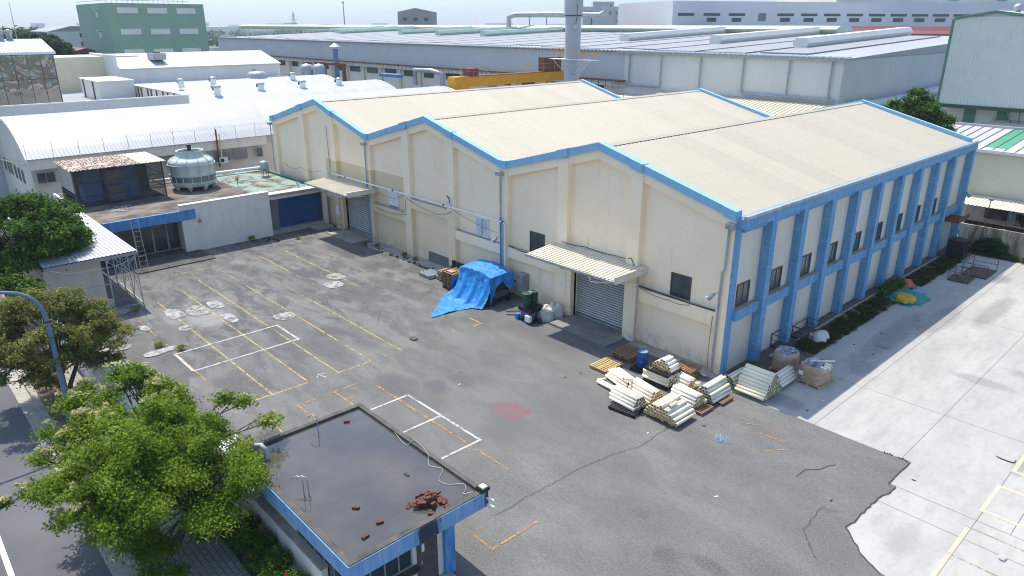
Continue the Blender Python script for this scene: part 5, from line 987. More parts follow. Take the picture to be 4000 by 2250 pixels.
tree('ficus_tree', 'dense dark green tree hanging over the white sheet roof at the left edge', (-36.5, -25.6, .14), [[(-36.5, -25.6, .1), (-36.5, -25.5, 1.6), (-36.2, -25.0, 3.0), (-36, -24.8, 4.0)], [(-36.5, -25.6, .1), (-36.8, -26, 1.8), (-37.4, -26.8, 3.4)]], cD, 90000, .12, 'leaf_dark', tr=.25)
tree('broadleaf_tree', 'dark green tree behind the warehouse below the pale green cladding', (-8.0, 44.5, 0), [[(-8, 44.5, 0), (-8, 44.5, 3), (-8, 44.7, 6), (-7.9, 44.8, 8)]], clumps_in(-7.7, 45, 8.2, 3.1, 3.0, 3.1, 110, (.35, .85), 14, low=-.9), 42000, .13, 'leaf_dark', tr=.3)
for i, (x, y, z, r, lb) in enumerate([(-145, -1, 14.5, 4, 'low tree in front of the red roofed sheds at the far left'), (-151, 3.0, 12.8, 3.6, 'second low tree beside the red roofed sheds at the far left'), (-138, -5, 10, 4, 'tree behind the mirrored glass building'), (-236, 30, 12, 7, 'far tree left of the grey gabled house')]):
    tree('broadleaf_tree', lb, (x, y, 0), [[(x, y, 0), (x, y, z * .4), (x, y, z * .8)]], clumps_in(x, y, z - 1.5, r, r, r * .75, 26, (1.2, 2.0), 30 + i, low=-.9), 7000, .5, 'leaf_far', tr=.4, twigs=False)
t = MB()   # wood beyond the district on the left, reads as one mass
cw = [(random.uniform(-520, -330), random.uniform(-60, 75), random.uniform(5, 9.5), 9, 9, 5) for _ in range(150)] + [(random.uniform(-330, -230), random.uniform(-40, 2), random.uniform(7, 10.5), 6, 6, 4.5) for _ in range(70)]
o = t.box(-.1, .1, -.1, .1, 0, .2).build('woodland', 'leaf_far', kind='stuff', label='dark green wood along the horizon at the far left', category='woodland'); bpy.data.meshes.remove(o.data)

def far_pos(u, d): k_ = (u - 2000) / 2780; f = Vector((-math.sin(math.radians(47.27)), math.cos(math.radians(47.27)), 0)); r = Vector((math.cos(math.radians(47.27)), math.sin(math.radians(47.27)), 0)); return Vector((17.4, -31.1, 0)) + (f + r * k_) * d
cw2 = []
for _ in range(330): d_ = random.uniform(215, 300); q_ = far_pos(random.uniform(-350, 150 if d_ < 250 else 330), d_); cw2.append((q_.x, q_.y, random.uniform(9, 14.2 - d_ * .004), 4.5, 4.5, 3.2))
V = leaf_cloud(cw2, 70000, .75); wl = bpy.data.objects.new('woodland', None); COL.objects.link(wl); LOC[wl.name] = (0, 0, 0); lo = leaf_obj('woodland', V, 'leaf_far', wl, kind='stuff', label='belt of green trees behind the mirrored building under the thin mast', category='woodland'); lo.parent = None; bpy.data.objects.remove(wl); wl = bpy.data.objects.new('woodland', None); COL.objects.link(wl)
V = leaf_cloud(cw, 90000, 1.1); wl = bpy.data.objects.new('woodland', None); COL.objects.link(wl); LOC[wl.name] = (0, 0, 0); lo = leaf_obj('woodland', V, 'leaf_far', wl, kind='stuff', label='dark green wood along the horizon at the far left', category='woodland'); lo.parent = None; bpy.data.objects.remove(wl)
# shrubs
def shrub(label, cs, n, size, mt='leaf_dark', red=None, name='shrub', cat='shrub'):
    b = np.array(cs)[:, :2].mean(0); t = thing(name, label, cat, (b[0], b[1], 0)); m = MB(); rr = random.Random(1)
    for c in cs: m.tube([(c[0], c[1], .02), (c[0] + rr.uniform(-.1, .1), c[1], c[2])], [.02, .008], 4)
    m.build('stem', 'bark', t); leaf_obj('foliage', leaf_cloud(cs, n, size), mt, t)
    if red: leaf_obj('red_blossom', leaf_cloud(red, 22 * len(red), .045, .3, .6), 'red_flower', t)
r_ = random.Random(5); cs = [(-4.6 + i * .34, -24.15 + .25 * math.sin(i * 1.7), .55 + .25 * r_.random(), .45, .45, .5) for i in range(13)]
shrub('clipped dark hedge with red flowers along the guard house wall', cs, 22000, .05, red=[(c[0] + r_.uniform(-.3, .3), c[1] - .2, c[2] + .42, .1, .1, .06) for c in cs[3::3]], name='hedge', cat='hedge')
shrub('dark shrub with a few red flowers under the bright green street tree', [(-5.6, -24.6, .7, .7, .6, .6), (-6.4, -24.5, .6, .6, .6, .5), (-5.2, -25.0, .8, .6, .6, .6)], 9000, .05, red=[(-5.6, -24.9, 1.2, .2, .2, .1), (-5.1, -25.3, 1.2, .1, .1, .06)])
shrub('leafy green bush against the stained concrete fence', [(3.2, 34.8, .8, .8, .6, .7), (2.6, 34.6, .6, .7, .6, .6), (3.8, 34.7, .6, .7, .6, .6)], 6000, .09, 'leaf_far')
shrub('dark weeds by the teal tarpaulin along the side wall', [(1.2, 18.6 + i * .5, .35, .5, .5, .4) for i in range(6)], 6000, .07, 'leaf_dark')
for i, (x, y, h, n, lb) in enumerate([(-41.0, -7.6, .45, 900, 'green weed at the foot of the white office wall'), (-33.1, -1.3, .3, 300, 'tiny weed at the foot of the blue downpipe'), (-32.0, -.8, .35, 350, 'small weed left of the middle column of the cream wall'), (-28.3, -.6, .4, 500, 'weed at the foot of the cream wall near the grey painted panel'), (-27.0, -.5, .3, 350, 'low weeds beside the grey painted panel'), (-22.3, -.5, .75, 500, 'plant growing behind the pale pallet stack'), (-13.8, -.6, .35, 600, 'green weeds between the blue tarp and the green drums'), (-38.9, -4.4, .3, 200, 'tiny weed growing on the asphalt before the blue shutter'), (-22.7, -19.9, .3, 250, 'weed at the corner of the white painted box'), (-24.0, -20.7, .28, 250, 'weed on the white patch beside the orange line'), (-2.7, -.9, .3, 300, 'weed between the blue drum and the cream wall'), (-30.8, -19.9, .3, 300, 'weed at the foot of the scaffold frame'), (.75, 2.3, .3, 400, 'weed between the tubes and the first blue pilaster'), (-47.6, -5.6, 1.0, 160, 'bright green seedling beside the cooling tower')]):
    z0 = 3.45 if x < -45 else 0; t = thing('weed', lb, 'weed', (x, y, z0)); m = MB()
    for k in range(5): m.tube([(x, y, z0), (x + random.uniform(-.15, .15), y + random.uniform(-.15, .15), z0 + h)], [.01, .004], 3)
    m.build('stem', 'bark', t); leaf_obj('leaves', leaf_cloud([(x, y, z0 + h * .6, .28, .28, h * .5)], n, .05), 'leaf_fg', t)
g = [(random.uniform(1.0, 2.25), random.uniform(6.2, 31), .08, .24, .24, .16) for _ in range(380)] + [(random.uniform(.9, 5.8), random.uniform(33.9, 35.2), .12, .3, .3, .2) for _ in range(50)] + [(random.uniform(5.8, 16), random.uniform(33.9, 35.2), .12, .3, .3, .2) for _ in range(60)]
g += [(x, -1.08 + random.uniform(-.03, .03), .02, .06, .04, .03) for x in np.arange(8.9, 9.9, .1)] + [(random.uniform(-33, -24), random.uniform(-1.2, -.4), .04, .12, .1, .05) for _ in range(34)] + [(random.uniform(-41, -39.5), -6.6 + random.uniform(-.5, .8), .03, .15, .12, .04) for _ in range(12)]
wl = bpy.data.objects.new('g', None); COL.objects.link(wl); LOC[wl.name] = (0, 0, 0); lo = leaf_obj('grass', leaf_cloud(g, 80000, .05, .2), 'grass', wl, kind='stuff', label='rough grass along the side wall, the back fence and the yard joints', category='grass'); lo.parent = None; bpy.data.objects.remove(wl)
# street lamp
t = thing('street_lamp', 'blue grey curved street lamp pole rising through the reddish tree', 'street lamp', (-18.35, -26.46, .14))
MB().cyl(-18.35, -26.46, .2, .14, .3, 12).build('base', 'lamp_blue', t)
MB().tube([(-18.35, -26.46, .2), (-18.35, -26.46, 3), (-18.35, -26.46, 5.1), (-18.35, -26.53, 5.6), (-18.35, -26.7, 6.05), (-18.35, -26.95, 6.35), (-18.35, -27.3, 6.6), (-18.35, -27.75, 6.75), (-18.35, -28.4, 6.85), (-18.35, -29.2, 6.9)], [.125, .115, .1, .09, .085, .08, .075, .07, .065, .06], 12).build('pole', 'lamp_blue', t)
MB().tube([(-18.35, -29.1, 6.9), (-18.35, -29.4, 6.92), (-18.35, -29.9, 6.9)], [.08, .16, .1], 10).build('lamp_head', 'steel', t)
MB().tube([(-18.35, -26.47, 5.0), (-18.35, -26.47, 5.06)], .12, 12).build('clamp_ring', 'black', t)
# ---------------------------------------------------------------- white barrel roofed halls on the left
def arch(cx, hw, ze, za, n=16):
    rise = za - ze; R = (hw * hw + rise * rise) / (2 * rise); a0 = math.asin(hw / R); return [(cx + R * math.sin(-a0 + 2 * a0 * i / n), za - R + R * math.cos(-a0 + 2 * a0 * i / n)) for i in range(n + 1)]
for i, (cx, y0, lb) in enumerate([(-66.5, -20, 'white barrel roofed hall nearest the warehouse, with windows above the office'), (-83.5, .35, 'second white barrel roofed hall, carrying four roof vents'), (-100.5, .35, 'third white barrel roofed hall, farthest of the three')]):
    t = thing('barrel_roof_hall', lb, 'hall', (cx, 6, 0), group='white barrel roofed halls'); ar = arch(cx, 8.5, 6.3, 9.05); y1 = 32.5
    m = MB(); m.prism([(cx - 8.4, 0), (cx + 8.4, 0)] + [(p[0], p[1] - .12) for p in ar[::-1]][1:-1], 'y', y0 + .3, y1 - .2); m.build('wall', 'beige_hall', t)
    m = MB(); ar2 = arch(cx, 8.75, 6.25, 9.15)
    for a, b_ in zip(ar2[:-1], ar2[1:]): m.corr((a[0], y0, a[1]), (0, y1 - y0, 0), (b_[0] - a[0], 0, b_[1] - a[1]), .33, .035, .03)
    m.build('roof', 'roof_white', t); m = MB(); m.band([(p[0], p[1] + .06) for p in ar2], [(p[0], p[1] - .22) for p in ar2], y0 - .06, y0 + .1); m.build('end_trim', 'white', t); m = MB(); m.band([(p[0], p[1] + .1) for p in ar2], [(p[0], p[1] - .3) for p in ar2], y1, y1 + .2); m.build('end_trim', 'white', t)
    if i == 0:
        for y, w in ((-19.45, 1.45), (-1.4, 1.4), (-3.6, 1.75), (-8.2, 1.6), (-13.4, 1.6), (1.0, .7)): window(t, 'x', y, y + w, 4.0, 5.0, cx + 8.4, 'glass' if y < -3.7 or y > .5 else 'glass_mid', mull=1, out=1)
        MB().box(cx + 8.4, cx + 8.46, -20, 2.3, 5.25, 6.2).build('upper_band', 'white_dirty', t)
        for x in (-72.8, -70.9, -69.4, -67.2, -65.4, -63.6): window(t, 'y', x, x + .95, 3.3, 4.6, y0 + .3, out=-1)
        pp = pipe('drain_pipe', [(-59.5, -19.95, 5.6), (-66, -20.0, 5.0), (-73, -20.0, 4.4)], .07, 'cream_wall', t); pipe('rusty_pipe', [(-57.75, -3.2, 3.5), (-57.75, -3.15, 7.4)], .09, 'rust', t); pipe('rusty_pipe', [(-57.75, -2.9, 3.5), (-57.75, -2.85, 6.9)], .07, 'cream_wall', t)
        for y in (-5.2, -12): MB().box(cx + 8.4, cx + 8.7, y, y + .3, 3.4, 5.25).build('pier', 'white_dirty', t)
for k in range(13):
    y = -19.9 + k * 2.1
    if y > 4: break
    MB().bar((-58.0, y, 6.2), (-58.0, y, 7.6), .04).build('roof_post', 'steel', label='thin upright wire post along the nearest barrel roof edge', category='post', group='thin posts along the barrel roof edge')
MB().tube([(-58.0, -19.9, 7.5), (-58, -10, 7.45), (-58.0, 2.6, 7.5)], .01, 4).build('roof_wire', 'steel', label='thin wire strung along the posts on the nearest barrel roof edge', category='wire')
for x, y, lb in ((-56.9, -2.9, 'white air conditioner unit on the hall wall under the rusty pipes'), ):
    t = thing('air_conditioner', lb, 'air conditioner', (x - .6, y, 4.1)); MB().box(-57.95, -57.55, -3.2, -2.35, 3.9, 4.5).build('body', 'white', t); MB().tube([(-57.56, -2.95, 4.2), (-57.52, -2.95, 4.2)], .2, 14).build('fan', 'black', t)
t = thing('satellite_dish', 'grey dish antenna on the hall wall behind the cooling tower', 'dish', (-57.4, -10.6, 4.1)); MB().lathe([(.01, 0), (.3, .05), (.55, .18)], 0, 0, 18).build('dish', 'grey_pvc', t, local=True); MB().bar((0, 0, 0), (-.4, 0, -.5), .04).build('arm', 'dark_steel', t, local=True)
t.rotation_euler = (0, 1.1, 0)
vl = ['near the front edge of the second barrel roof', 'left of centre on the second barrel roof', 'right of centre on the second barrel roof', 'rightmost on the second barrel roof', 'leftmost on the third barrel roof', 'second from the left on the third barrel roof', 'rightmost on the third barrel roof']
for (x, y), lb in zip([(-80.0, 6.1), (-81.1, 12.6), (-81.0, 18.8), (-81.4, 24.9), (-95.6, 6.9), (-96.1, 11.8), (-97.6, 25.6)], vl):
    t = thing('roof_vent', 'short white roof vent with steel cap, ' + lb, 'roof vent', (x, y, 8.9), group='roof vents on the barrel roofs'); MB().cyl(x, y, .42, 8.6, 9.75, 14).build('drum', 'white', t); MB().lathe([(.5, 9.7), (.55, 9.8), (.35, 9.98), (.01, 10.02)], x, y, 16).build('cap', 'steel', t); MB().box(x - .75, x - .45, y - .35, y + .1, 9.3, 9.75).build('side_inlet', 'dark_steel', t)
t = thing('parapet_wall', 'pale blue grey ribbed parapet rising between the first two barrel roofs', 'wall', (-75, -10, 0)); m = MB(); m.corr((-74.85, -24, 6.5), (0, 24.6, 0), (0, 0, 2.9), .3, .04); m.build('cladding', 'clad_grey', t); MB().box(-75.1, -74.78, -24, .65, 9.38, 9.5).build('coping', 'clad_white', t); MB().box(-75.05, -74.9, -24, .6, 0, 9.38).build('backing_wall', 'clad_grey', t)
t = thing('parapet_wall', 'white parapet with dark ribs in front of the second and third barrel roofs', 'wall', (-94, .1, 0)); MB().box(-113, -75.1, 0.0, .3, 0, 9.4).build('panel', 'clad_white', t); MB().box(-113, -75.1, -.1, .35, 9.4, 9.52).build('coping', 'steel', t)
for x in (-78, -80.4, -82.2, -84.6, -86.8, -88.2, -90.9, -92.2, -106, -107.4, -110, -111.6): MB().box(x - .13, x + .13, -.12, 0, 7, 9.4).build('rib', 'dark_steel', t)
t = thing('stair_block', 'white boxy stair block stepping down in front of the barrel roofs, lower box', 'building', (-98, -2.5, 0)); MB().box(-102.5, -93.3, -4.6, -.15, 0, 10.2).build('wall', 'clad_white', t); MB().box(-102.7, -93.1, -4.8, -.1, 10.2, 10.3).build('roof', 'white', t); [MB().box(x - .15, x + .15, -4.72, -4.6, 7, 10.2).build('rib', 'dark_steel', t) for x in (-101, -96)]
t = thing('stair_block', 'taller white boxy stair block behind the lower box', 'building', (-118, 1, 0)); MB().box(-126, -116.4, -.7, 4.3, 0, 10.2).build('wall', 'clad_white', t); MB().box(-126.2, -116.2, -.9, 4.5, 10.2, 10.3).build('roof', 'white', t); MB().box(-124, -116.3, -.85, -.7, 6, 10.2).build('rib', 'dark_steel', t)
t = thing('low_annex', 'low white roofed annex between the mirrored building and the ribbed parapet', 'annex', (-97, -8, 0)); MB().box(-113, -76, -12, -.4, 0, 7.4).build('wall', 'beige_plain', t); MB().corr((-113, -12, 7.45), (37, 0, 0), (0, 11.6, .4), .5, .05).build('roof', 'roof_white', t)
t = thing('mirror_building', 'building with distorting mirrored glass front and white sheet roof', 'building', (-88, -20, 0)); MB().box(-96, -84.3, -30, -10.9, 0, 14.3).build('body', 'clad_white', t)
m = MB(); ny, nz = 14, 3
for i in range(ny):
    for k in range(nz):
        a = random.uniform(-.03, .03); b_ = random.uniform(-.02, .02); y0_ = -30 + 19 * i / ny; y1_ = -30 + 19 * (i + 1) / ny - .06; z0_ = 6 + 8.2 * k / nz; z1_ = 6 + 8.2 * (k + 1) / nz - .06
        m.add([(-84.2 + a, y0_, z0_), (-84.2 - a, y1_, z0_), (-84.2 - a + b_, y1_, z1_), (-84.2 + a + b_, y0_, z1_)], [(0, 1, 2, 3)])
m.build('mirror_glass', 'mirror', t); MB().box(-84.28, -84.24, -30, -10.95, 5.9, 14.3).build('glazing_bars', 'dark_steel', t); MB().corr((-84.0, -30, 14.45), (0, 19.3, 0), (-6, 0, 1.35), .35, .05).build('roof', 'roof_white', t); MB().box(-84.25, -84.0, -30, -10.7, 14.2, 14.45).build('eaves', 'white', t)
for (x, y), lb in zip(((-89.7, -14.9), (-89.9, -14.0)), ('left', 'right')): MB().lathe([(.3, 15.6), (.3, 16.3), (.42, 16.4), (.4, 16.8), (.01, 16.95)], x, y, 12).build('roof_vent', 'steel', label='round steel vent on the mirrored building roof, %s of two' % lb, category='roof vent')
t = thing('radio_mast', 'thin guyed radio mast rising behind the mirrored building', 'mast', (-132.7, -6, 10)); MB().tube([(-133, -6.1, 8), (-134, -5.9, 21)], [.12, .04], 6).build('mast', 'grey_pvc', t); MB().tube([(-133.5, -6, 17.2), (-133.3, -5.6, 17.3)], .15, 6).build('antenna', 'steel', t)
MB().box(-120, -110.6, -18, 6, 0, 12.8).build('cream_building', 'cream_wall', label='plain cream wall block between the mirrored and the white gabled building', category='building')
t = thing('white_gabled_hall', 'long white gabled hall with raised front parapet left of the factory', 'hall', (-112, 15, 0)); MB().box(-118, -105, 1.2, 27, 0, 11.1).build('wall', 'clad_white', t)
MB().prism([(-118.2, 11.0), (-104.7, 11.0), (-104.7, 11.15), (-112.3, 13.1), (-118.2, 12.3)], 'y', 1.5, 27.2).build('roof', 'roof_white', t); MB().box(-118, -104.9, .85, 1.25, 0, 13.05).build('front_parapet', 'clad_white', t); MB().box(-118.05, -104.85, .8, 1.3, 13.05, 13.15).build('coping', 'white', t)
MB().box(-104.95, -104.85, 22, 22.6, 7, 10.3).build('wall_panel', 'grey_pvc', t); MB().lathe([(1.6, 7), (1.6, 9.6), (1.3, 10.1), (.01, 10.2)], -101, 21, 18).build('duct_drum', 'steel', label='grey domed duct at the foot of the white gabled hall', category='duct')
# green block
t = thing('green_building', 'tall green block with rows of pale blank panels and rooftop rail', 'building', (-148, 18, 0)); ya, yb = 11.2, 29.5; xa = -142.5
MB().box(-165, xa, ya, yb, 0, 21.3).build('wall', 'green_paint', t)
for z in (20.0, 16.1, 12.3):
    for y in (12.9, 18.4, 24.0): MB().box(xa, xa + .12, y, y + 3.7, z - .55, z + .5).build('blank_panel', 'clad_white', t)
for z in (19.3, 15.4): MB().box(-150.5, -149.2, ya - .15, ya, z - .6, z + .6).build('small_window', 'clad_white', t); MB().box(-150.8, -148.9, ya - .6, ya, z + .75, z + .85).build('hood', 'clad_white', t)
m = MB()
for z in (21.8, 22.4): m.box(xa - .1, xa, ya, yb - 3, z - .04, z + .04); m.box(-165, xa, ya, ya + .1, z - .04, z + .04)
for i in range(16): m.box(xa - .08, xa, ya + i * .95, ya + i * .95 + .06, 21.3, 22.4)
m.build('roof_rail', 'steel', t)
t = thing('gabled_house', 'grey house with dark gable side and white front beyond the low tree', 'house', (-190, 15, 0)); MB().box(-205, -186, 9, 19.5, 0, 15.8).build('wall', 'clad_grey', t); MB().prism([(9, 15.8), (14, 17), (19.5, 16.8), (19.5, 15.8)], 'x', -205, -186).build('roof', 'frame_grey', t); MB().box(-204.5, -186.5, 8.9, 9.0, 10, 15.6).build('side_wall', 'dark_concrete', t)
for z in (15, 13): window(t, 'x', 15.6, 16.8, z - .6, z + .5, -186, out=1)
t = thing('red_roofed_shed', 'low shed with dark red roof left of the green block', 'shed', (-158, 9, 0)); MB().box(-168, -157, 6, 13, 0, 11.8).build('wall', 'red_roof', t); MB().prism([(5.5, 11.8), (13, 11.8), (9.5, 12.8)], 'x', -172, -156.5).build('roof', 'maroon', t)
# ---------------------------------------------------------------- the big factory behind
t = thing('factory', 'very long grey white factory with solar panels and rounded roof vents behind the warehouse', 'factory', (-90, 110, 0)); Y = 60.0
MB().box(-215, -55.5, Y, 165, 9.3, 13.7).build('upper_wall', 'clad_grey', t); MB().box(-55.5, -21.7, Y - .05, 160, 0, 13.45).build('near_wall', 'clad_white', t); MB().box(-21.75, -21.6, Y, 160, 0, 13.4).build('end_wall', 'clad_grey', t)
MB().box(-215, -55.5, Y + .6, 164, 0, 9.3).build('lower_wall', 'beige_plain', t)
MB().prism([(Y - .3, 13.5), (118, 15.5), (165, 14.3), (165, 13.6), (Y - .3, 13.42)], 'x', -215, -21.5).build('roof', 'roofgrey', t)
m = MB(); m.corr((-215, Y - .55, 13.55), (193.6, 0, 0), (0, 2.2, .08), .8, .14); m.build('roof_edge_sheet', 'roof_white', t)
MB().box(-57, -21.4, Y - .5, Y - .3, 13.25, 13.65).build('eaves_gutter', 'steel', t)
MB().box(-215, -55, Y - .9, Y, 9.15, 9.3).build('rusty_ledge', 'rust', t)
m = MB()
for i in range(110): x = -214 + i * 1.45; m.box(x, x + 1.25, Y - .3, Y - .05, 8.35, 9.05)
m.build('ribbon_panels', 'clad_white', t)
for i in range(20):
    x = -205 + i * 7.4; MB().box(x, x + random.choice((3.2, 4.4)), Y + .45, Y + .6, 7.0, 8.2).build('window', 'glass', t); MB().box(x - 1.6, x - .9, Y + .2, Y + .6, 0, 9.1).build('pier', 'cream_wall', t)
for x in (-54.3, -48.4, -41.7, -35.0, -28.5, -23.0): MB().tube([(x, Y - .35, 13.2), (x, Y - .35, 8.7)], .13, 6).build('downpipe', 'grey_pvc', t)
MB().tube([(-34.8, Y - .4, 8.65), (-22, Y - .4, 8.6)], .16, 6).build('collector_pipe', 'grey_pvc', t); MB().tube([(-57, Y - .4, 8.75), (-48.4, Y - .4, 8.7)], .16, 6).build('collector_pipe', 'grey_pvc', t)
roofz = lambda y: 13.5 + (y - 59.7) * 2 / 58.3 if y < 118 else 15.5 - (y - 118) * 1.2 / 47
for k in range(22):
    x = -208 + k * 8.2; m = MB(); y0_, y1_ = (63 if k % 3 else 65), 114
    m.add([(x, y0_, roofz(y0_) + .18), (x + 7.0, y0_, roofz(y0_) + .18), (x + 7.0, y1_, roofz(y1_) + .18), (x, y1_, roofz(y1_) + .18), (x, y0_, roofz(y0_) + .05), (x + 7.0, y0_, roofz(y0_) + .05), (x + 7.0, y1_, roofz(y1_) + .05), (x, y1_, roofz(y1_) + .05)], [(0, 1, 2, 3), (4, 5, 6, 7), (0, 1, 5, 4), (1, 2, 6, 5), (2, 3, 7, 6), (3, 0, 4, 7)]); m.build('solar_array', 'solar', t)
hexp = lambda cx, cz, r: [(cx - r * .8, cz - r * .7), (cx + r * .8, cz - r * .7), (cx + r * 1.15, cz), (cx + r * .7, cz + r * .65), (cx - r * .7, cz + r * .65), (cx - r * 1.15, cz)]
def mono(x, y0, y1, mt, r=1.0):
    m = MB(); p = hexp(x, 0, r); n = 6; v = [(q_[0], y0, q_[1] + roofz(y0) + r * .75) for q_ in p] + [(q_[0], y1, q_[1] + roofz(y1) + r * .75) for q_ in p]
    m.add(v, [tuple(range(6)), tuple(range(6, 12))] + [(i, (i + 1) % 6, 6 + (i + 1) % 6, 6 + i) for i in range(6)]); m.build('roof_ventilator', mt, t)
for x, y0_, y1_ in ((-35.5, 76, 116), (-52.5, 80, 116), (-73.5, 82, 116)): mono(x, y0_, y1_, 'clad_white', 1.1)
for x, y0_, y1_ in ((-122, 88, 116), (-140, 88, 116), (-160, 90, 117), (-208, 95, 117), (-199, 92, 117), (-190, 88, 117)): mono(x, y0_, y1_, 'vent_green', 1.0)
m = MB(); m.prism([(116.5, 15.3), (121.5, 15.3), (122.8, 16.5), (121, 17.15), (117, 17.15), (115.2, 16.5)], 'x', -330, -48); m.build('ridge_ventilator', 'vent_green', t)
for x in (-150, -148.2, -146.4, -78, -76, -74): MB().box(x, x + 1.5, 115.2, 116.5, 15.2, 16.6).build('roof_unit', 'clad_white', t)
t = thing('factory', 'second factory roof with dark red barrel ridge behind the long grey one', 'factory', (-60, 190, 0)); MB().box(-120, -30, 162, 230, 0, 14.6).build('wall', 'roofgrey', t); MB().prism(arch(170, 5.5, 15.2, 17.0, 8) + [(175.5, 14.5), (164.5, 14.5)], 'x', -330, -43).build('barrel_ridge', 'red_roof', t)
# lean-to between
t = thing('annex_roof', 'yellowed ribbed lean-to roof between the warehouse and the factory', 'annex', (-38, 50, 0)); MB().corr((-48, 46.5, 5.6), (26, 0, 0), (0, 13.3, 2.5), .6, .08).build('roof', 'roof_yellowed', t); MB().box(-48, -22, 47, 59.8, 0, 5.5).build('wall', 'frame_grey', t)
MB().box(-62, -40, 38.5, 46, 0, 7.2).build('plant_building', 'frame_grey', label='grey plant building with louvred top behind the middle gable', category='building')
m = MB(); m.tube([(-54.5, 44, 8.0), (-50, 44, 8.0)], .9, 12); m.build('duct', 'rust', label='rusty red section of large duct behind the middle gable', category='duct'); MB().tube([(-50, 44, 8.0), (-33, 44, 8.0)], .85, 12).build('duct', 'roof_yellowed', label='cream section of large duct behind the middle gable', category='duct')
t = thing('handrail', 'rusty handrail on the plant roof behind the middle gable', 'handrail', (-45, 42, 7.2)); m = MB()
for x in np.arange(-54, -33, 2.6): MB().bar((x, 42, 7.2), (x, 42, 9.3), .05).build('post', 'rust', t)
MB().bar((-54, 42, 9.3), (-33.6, 42, 9.3), .045).build('top_rail', 'rust', t)
# chimney with platform
t = thing('chimney', 'tall grey steel chimney with wider top section and work platform', 'chimney', (-51.8, 44, 0)); MB().cyl(-51.8, 44, 1.06, 0, 18.65, 28).build('shaft', 'grey_shaft', t); MB().cyl(-51.8, 44, 1.25, 18.65, 25, 28).build('upper_section', 'grey_shaft', t); MB().cyl(-51.8, 44, 1.2, 18.5, 18.66, 28).build('dark_joint', 'dark_steel', t); MB().lathe([(1.06, 11.1), (1.13, 11.15), (1.06, 11.2)], -51.8, 44, 28).build('flange', 'steel', t)
MB().box(-55, -47.1, 42.8, 44.2, 12.98, 13.06).build('platform', 'white', t); m = MB()
for s_ in (-1, 1): m.bar((-51.8 + s_ * 3.1, 43.4, 12.95), (-51.8 + s_ * .9, 43.5, 11.2), .04); m.bar((-51.8 + s_ * 2.4, 45, 12.95), (-51.8 + s_ * .9, 44.6, 11.2), .04)
m.build('braces', 'white', t); m = MB()
for x in np.arange(-55, -47, 1.13): m.bar((x, 42.8, 13.1), (x, 42.8, 14.4), .03); m.bar((x, 44.2, 13.1), (x, 44.2, 14.4), .03)
for z in (13.75, 14.4): m.bar((-55, 42.8, z), (-47.1, 42.8, z), .03); m.bar((-55, 44.2, z), (-47.1, 44.2, z), .03); m.bar((-47.1, 42.8, z), (-47.1, 44.2, z), .03)
m.build('guard_rail', 'orange', t); MB().tube([(-50.2, 43, 20), (-50.25, 43, 18.3), (-50.4, 43, 17.6)], .05, 5).build('hanging_cable', 'dark_steel', t); MB().box(-50.6, -50.0, 42.8, 43.4, 16.9, 17.5).build('pulley', 'steel', t)
# orange gantry
t = thing('gantry_beam', 'bright orange gantry crane beam with handrail behind the first gable', 'crane', (-65, 45, 7)); MB().box(-66.2, -65, 35.5, 57, 9.0, 10.4).build('girder', 'orange', t); MB().box(-66.4, -64.8, 33.8, 36.4, 8.4, 10.45).build('end_carriage', 'orange', t); MB().box(-66.3, -64.9, 35.5, 57, 10.4, 10.48).build('walkway', 'rust', t)
m = MB()
for y in np.arange(35, 57, 2.4): m.bar((-64.95, y, 10.4), (-64.95, y, 11.7), .04); m.bar((-66.25, y + 1, 10.4), (-66.25, y + 1, 11.4), .035)
for z in (11.1, 11.7): m.bar((-64.95, 35, z), (-64.95, 57, z), .025)
m.build('handrail', 'orange', t); MB().box(-66.6, -65, 36.8, 38.4, 10.5, 11.5).build('hoist_motor', 'maroon', t); MB().box(-66.4, -65.2, 52, 56, 10.5, 12.6).build('hoist_cabin', 'rust', t)
MB().tube([(-20.4, 61, 7.6), (-20.4, 80, 7.8), (-20.6, 97, 8.4)], .75, 12).build('duct', 'steel', label='long silver duct running along the foot of the factory end wall', category='duct')
rk = random.Random(12)
for i, (x, y, z, w, h, lb) in enumerate([(-58, 40, 7.2, 1.2, 1.1, 'grey rooftop unit left of the rusty duct on the plant roof'), (-44, 40.4, 7.2, 2.2, .7, 'flat grey louvre box on the plant roof nearest the middle gable'), (-48.5, 40.6, 7.2, 1.6, .6, 'second flat louvre box on the plant roof beside the rusty duct'), (-108, 8, 12.2, 1.4, 1.0, 'small grey unit on the white gabled hall roof'), (-33, 48, 6.0, .8, .9, 'small box standing on the yellowed lean-to roof')]):
    t = thing('rooftop_unit', lb, 'rooftop unit', (x, y, z)); MB().box(x - w, x + w, y - w * .7, y + w * .7, z, z + h).build('housing', 'grey_pvc', t); MB().cyl(x, y, w * .4, z + h, z + h + .15, 12).build('fan', 'dark_steel', t)
for i, x in enumerate((-46, -43.5, -41, -38.5)): MB().tube([(x, 46.2, 5), (x, 46.2, 7.4 + .2 * (i % 2)), (x + .9, 46.2, 7.6)], .14, 8).build('vent_pipe', 'steel', label='thin steel vent pipe behind the middle gable ridge', category='pipe', group='thin vent pipes behind the middle gable')
